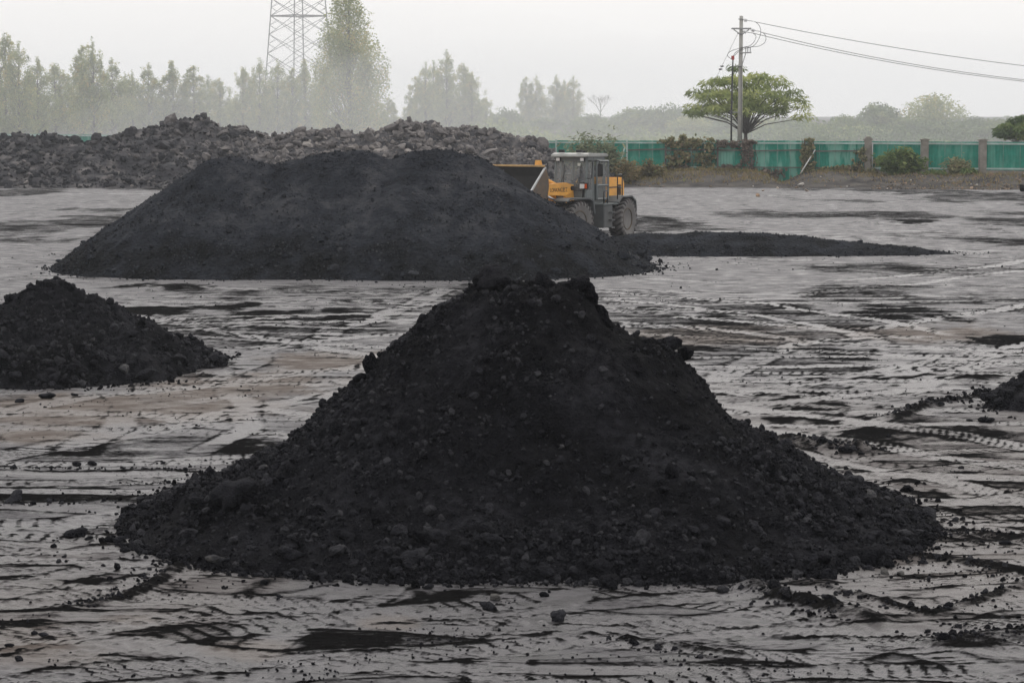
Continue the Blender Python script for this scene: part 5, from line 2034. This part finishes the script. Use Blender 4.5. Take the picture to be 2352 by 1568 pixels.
jp.tube(curve([(756, 22), (760, 27), (760.5, 34), (757, 42), (752, 46.5), (744, 47.5), (736, 52), (732.8, 57)]), .02, 6)
jp.tube(curve([(763, 32.5), (765.8, 36), (765, 42), (759, 46), (751, 47), (741, 50), (735, 55), (732.8, 57.5)], -.25), .02, 6)
jp.tube(curve([(753, 33), (756, 36), (754.5, 41), (750, 45.5), (742, 47.5), (731, 51), (727.5, 55), (730, 58), (732.5, 58.3)], -.35), .02, 6)
PPp('jumper_cable', jp, m_wire, True)
tmn = MB()
A = pole_w(732.5, 58)
tmn.box(A[0] - .1, A[0] + .1, PD - .35, PD - .15, A[2] - .12, A[2] + .16)
PPp('cable_terminal', tmn, m_red)
PPp('riser_cable', MB().tube([pole_w(733, 59, -.25), pole_w(732.5, 70, -.25), pole_w(731.5, 112, -.25), pole_w(731.2, 141, -.25)], [.045, .06, .065, .065], 8), m_wire, True)
PPp('ground_strap', MB().tube([pole_w(741.2, 66, -.2), pole_w(741.3, 112, -.22), pole_w(741.5, 148, -.24)], .022, 6), m_wire)
guy = MB().tube([pole_w(737.5, 34, -.1), pole_w(719, 72, 2.0), pole_w(700, 112, 4.0)], .014, 6)
PPp('guy_wire', guy, m_galv)
for px, py in [(722, 66), (720.5, 69)]:
    A = pole_w(px, py, 1.9)
    PPp('guy_insulator', MB().lathe([(.04, -.07), (.14, -.02), (.15, .02), (.05, .05)], A, 12, 'z'), m_wire)
for k, (p0, p1, p2, lab) in enumerate([((754, 21.6), (880, 45.0), (1140, 77.5), 'upper power wire running from the pole top to the right'), ((761, 32.2), (880, 58.2), (1140, 89.0), 'middle power wire running from the crossarm to the right'), ((751.5, 32.7), (880, 60.2), (1140, 90.6), 'lower power wire running from the crossarm to the right')]):
    pts = []
    for t in np.linspace(0, 1, 25):
        px = p0[0] + (p2[0] - p0[0]) * t
        L1 = (px - p1[0]) * (px - p2[0]) / ((p0[0] - p1[0]) * (p0[0] - p2[0]))
        L2 = (px - p0[0]) * (px - p2[0]) / ((p1[0] - p0[0]) * (p1[0] - p2[0]))
        L3 = (px - p0[0]) * (px - p1[0]) / ((p2[0] - p0[0]) * (p2[0] - p1[0]))
        py = L1 * p0[1] + L2 * p1[1] + L3 * p2[1]
        pts.append(pole_w(px, py, -.1 - .15 * k + 6 * t))
    o = MB().tube(pts, .021, 6).build('power_wire', m_wire, None, smooth=True)
    tag(o, lab, 'wire', 'wires on the power pole')


# ------------------------------------------------------------------ lattice pylon
def pylon():
    D = 920.0
    x0 = (300 - 512) / F * D
    root = tag(empty('lattice_pylon', (x0, D, .7), math.radians(41)), 'tall grey lattice pylon fading into smog behind the poplars', 'pylon')
    def half(z):
        return 9.1 - .061 * z
    lv = [0, 13, 20.5, 27.5, 34.5, 36.2 + 5.2, 48]
    lv = [0, 9, 17, 24.5, 31.0, 37.2, 43.0, 48.5]
    def cor(k, z):
        h = half(z)
        s = [(-1, -1), (1, -1), (1, 1), (-1, 1)][k % 4]
        return Vector((s[0] * h, s[1] * h, z))
    for k in range(4):
        MB().bar(cor(k, 0), cor(k, lv[-1]), .32).build('leg', m_pylon, root)
    for k in range(4):
        m = MB()
        for a, b in zip(lv[:-1], lv[1:]):
            m.bar(cor(k, a), cor(k + 1, b), .14)
            m.bar(cor(k + 1, a), cor(k, b), .14)
            mid = (cor(k, a) + cor(k + 1, b) + cor(k + 1, a) + cor(k, b)) / 4
            zm = (a + b) / 2
            for s in (k, k + 1):
                e = cor(s, zm)
                q1 = (cor(s, a) + mid) / 2
                q2 = (cor(s, b) + mid) / 2
                m.bar(e, (cor(s, a) * .5 + mid * .5), .08)
                m.bar(e, (cor(s, b) * .5 + mid * .5), .08)
        for z in (lv[5],):
            m.bar(cor(k, z), cor(k + 1, z), .3)
        m.build('bracing', m_pylon, root)


pylon()

# ------------------------------------------------------------------ loose lumps on the mud
GA = 'loose coal lumps on the mud'
LOOSE = [
    (76.6, 464.5, .16, 'rounded black lump, left one of a pair on the wet mud'), (92.4, 463.5, .155, 'rounded black lump, right one of a pair on the wet mud'), (163.5, 463, .08, 'small lump alone at the tip of a mud tongue'), (14.5, 502, .24, 'large black lump at the left edge ending a row of clods'),
    (33, 503.5, .085, 'small lump next to the large lump at the left edge'), (49.5, 502.5, .1, 'middling lump second after the large left lump'), (75.5, 535.5, .22, 'big ragged clod alone on the dark rut left of the front heap'), (89, 538.5, .09, 'small flat clod touching the big ragged clod'),
    (108.5, 541.5, .14, 'flat clod, left one of two before the front heap corner'), (120.5, 541.5, .155, 'round clod, right one of two before the front heap corner'), (135.5, 537, .12, 'square clod standing beside the left foot of the front heap'), (44, 634.5, .085, 'small clod on brown mud near the bottom left corner'),
    (34, 631.5, .075, 'flat clod on brown mud next to a smaller one at bottom left'), (9.5, 645, .085, 'lone clod on brown mud at the left edge below'), (19, 659, .1, 'flattened clod sunk in mud at the bottom left'), (428.5, 589, .11, 'lump fallen in front of the heap left of centre'),
    (611, 586.5, .3, 'largest rounded clod rolled out in front of the heap'), (489, 608.5, .2, 'flat dark clod on a dark patch before the heap centre'), (495, 599, .13, 'pale faced lump just above the flat dark clod'), (559, 620.5, .22, 'dark crumbling clod lying out on the wet mud before the heap'),
    (544.5, 596, .1, 'small clod on smooth mud before the heap centre'), (280, 599, .075, 'small clod on bright mud below the left heap foot'), (264, 584, .11, 'clod close under the left front foot of the heap'), (723, 591, .12, 'round clod on smooth mud before the right half of the heap'), (775, 585, .12, 'round clod among crumbs right of the smooth mud'),
    (923, 546.5, .12, 'double clod beyond the right foot of the front heap'), (937.5, 548, .09, 'small clod right of the double clod'), (1005, 542, .13, 'clod on the dark band at the right edge'), (952.5, 401, .2, 'large clod on the crumb ridge left of the right heap'), (941.5, 404.5, .12, 'middling clod on the crumb ridge before the large one'),
    (986, 421.5, .2, 'dark clod below the right heap beside a puddle'), (969.5, 420.5, .1, 'small clod left of the dark clod under the right heap'), (888.5, 437, .09, 'small clod at the edge of the bright puddle'), (846, 452, .26, 'upright ragged clod at the end of the crumb ridge'), (822, 447, .17, 'clod in the middle of the crumb ridge right of the front heap'),
    (955, 520, .09, 'small clod on the mud right of the front heap tip'), (885, 572, .14, 'grey pebble faced lump beside a puddle at the right heap foot'), (901, 574, .11, 'lump right of the grey pebble faced one'), (47, 398, .22, 'dark flat clod lying before the left heap'), (20, 402, .16, 'flat clod left of the dark flat clod before the left heap'), (75, 395, .12, 'small clod right of the dark flat clod before the left heap'),
]
for i, (px, py, s, lab) in enumerate(LOOSE):
    s *= .56
    x, y = gnd(px, py)
    o = lump('coal_lump', (x, y, gz(x, y) + s * .25), s, 'L' if s > .1 else 'M', [.3, .5, .4, .6][i % 4] if 'pale' not in lab and 'grey' not in lab else 1.0, m_coal, None, R0, .75)
    tag(o, lab, 'coal lump', GA)

RLAB = ['ragged ridge of black clods right of the front heap', 'thin crumb ridge leading to the right heap', 'dark crumb ridge on wet mud at the lower right', 'crumb ridge trailing off the left front foot of the heap', 'thin line of crumbs along the rut at left', 'row of clods running to the left foot of the front heap',
        'thin crumb line bending along a track at lower right', 'broad dark crumb band right of the front heap foot', 'dark crumb band at the right edge', 'short crumb line at the bottom', 'black crumb bank in the lower right corner']
for k, (pts, h, wd) in enumerate(RG):
    r = np.random.RandomState(700 + k)
    P = [g2(*p) for p in pts]
    L = sum(math.dist(a, b) for a, b in zip(P[:-1], P[1:]))
    n = int(L * 62 * (wd / .2) ** .7)
    t = r.rand(n) * (len(P) - 1)
    i = np.minimum(t.astype(int), len(P) - 2)
    f = t - i
    Pa = np.array(P)
    xy = Pa[i] * (1 - f)[:, None] + Pa[i + 1] * f[:, None] + r.normal(0, wd * .8, (n, 2))
    S = (.016 + .085 * h) * np.exp(r.normal(0, .45, n))
    z = gza(xy[:, 0], xy[:, 1]) + S * .05
    o = scatter('coal_crumbs', np.stack([xy[:, 0], xy[:, 1], z], 1), S, LUMP_S, 720 + k, m_coal, None, False, np.clip(r.normal(.4, .2, n), 0, 1))
    tag(o, RLAB[k], 'coal crumbs', kind='stuff')


def crumbs():
    r = np.random.RandomState(505)
    n = 20000
    y = 21.5 + 75 * r.rand(n) ** 2.2
    x = r.uniform(-.215, .215, n) * y
    dens = sst(.1, .7, fbm(x * .7, y * .5, 61, 4)) + .05
    k = r.rand(n) < dens
    k &= (h_front(x, y) < 0)
    x, y = x[k], y[k]
    S = .0075 * np.exp(r.normal(0, .42, len(x))) * (1 + y / 80)
    # skirt of fallen crumbs round the front heap
    m = 5200
    a = r.uniform(0, 2 * np.pi, m)
    q = .985 + np.abs(r.normal(0, .026, m))
    ex = np.sign(np.cos(a)) * np.abs(np.cos(a)) ** (2 / 2.6)
    ey = np.sign(np.sin(a)) * np.abs(np.sin(a)) ** (2 / 2.6)
    x2 = .3 + np.where(ex < 0, 4.95, 4.75) * ex * q
    y2 = 33.4 + np.where(ey < 0, 5.15, 4.6) * ey * q
    S2 = .024 * np.exp(r.normal(0, .55, m))
    x, y, S = np.concatenate([x, x2]), np.concatenate([y, y2]), np.concatenate([S, S2])
    P = np.stack([x, y, gza(x, y) + S * .25], 1)
    o = scatter('coal_crumbs', P, S, LUMP_S, 506, m_coal, None, False, np.clip(r.normal(.4, .2, len(x)), 0, 1))
    tag(o, 'loose black coal crumbs scattered over the wet mud', 'coal crumbs', kind='stuff')


crumbs()



def thicket():
    r = np.random.RandomState(404)
    n = 15000
    px = r.uniform(470, 1080, n)
    D = 330 + 110 * r.rand(n)
    X = (px - 512) / F * D
    top = .9 + 2.3 * fbm(X * .05, D * .03, 41, 4) + 1.0 * sst(560, 500, px)
    Z = .7 + top * r.rand(n) ** .8
    o = leaves('far_thicket', np.stack([X, D, Z], 1), .55, .6, r, m_green, None, np.clip(.4 + .5 * fbm(X * .07, D * .05, 42, 3) + r.normal(0, .15, n), 0, 1))
    tag(o, 'low hazy thicket of bushes and saplings beyond the fence', 'thicket', kind='stuff')


thicket()


def smoke(label, px, D, zc, rx, ry, rz, dens):
    m = bpy.data.materials.new('drifting_smoke')
    m.use_nodes = True
    nt = m.node_tree
    nt.nodes.clear()
    o_ = nt.nodes.new('ShaderNodeOutputMaterial')
    v_ = nt.nodes.new('ShaderNodeVolumePrincipled')
    v_.inputs['Color'].default_value = (.93, .945, .955, 1)
    v_.inputs['Density'].default_value = dens
    v_.inputs['Anisotropy'].default_value = .4
    nt.links.new(v_.outputs[0], o_.inputs['Volume'])
    V, Fc = ico(4)
    V = V * np.array([rx, ry, rz]) + np.array([(px - 512) / F * D, D, zc])
    o = link('smoke', np_mesh('smoke', V, Fc, True), m)
    tag(o, label, 'smoke', kind='stuff')


smoke('pale smoke drifting low behind the slag rock heap', 200, 310, 2, 70, 125, 17, .0011)
smoke('pale smoke drifting low behind the fence', 800, 285, 1.5, 80, 88, 12, .0019)

# ------------------------------------------------------------------ haze
hm = bpy.data.materials.new('haze')
hm.use_nodes = True
hn = hm.node_tree
hn.nodes.clear()
ho = hn.nodes.new('ShaderNodeOutputMaterial')
hv = hn.nodes.new('ShaderNodeVolumePrincipled')
hv.inputs['Color'].default_value = (.88, .915, .955, 1)
hv.inputs['Density'].default_value = .00028
hv.inputs['Anisotropy'].default_value = .4
hn.links.new(hv.outputs[0], ho.inputs['Volume'])
haze = MB().box(-2300, 2300, -300, 3000, -1.5, 50.5).build('haze', hm)
tag(haze, 'pale grey smog filling the air over the yard', 'haze', kind='stuff')
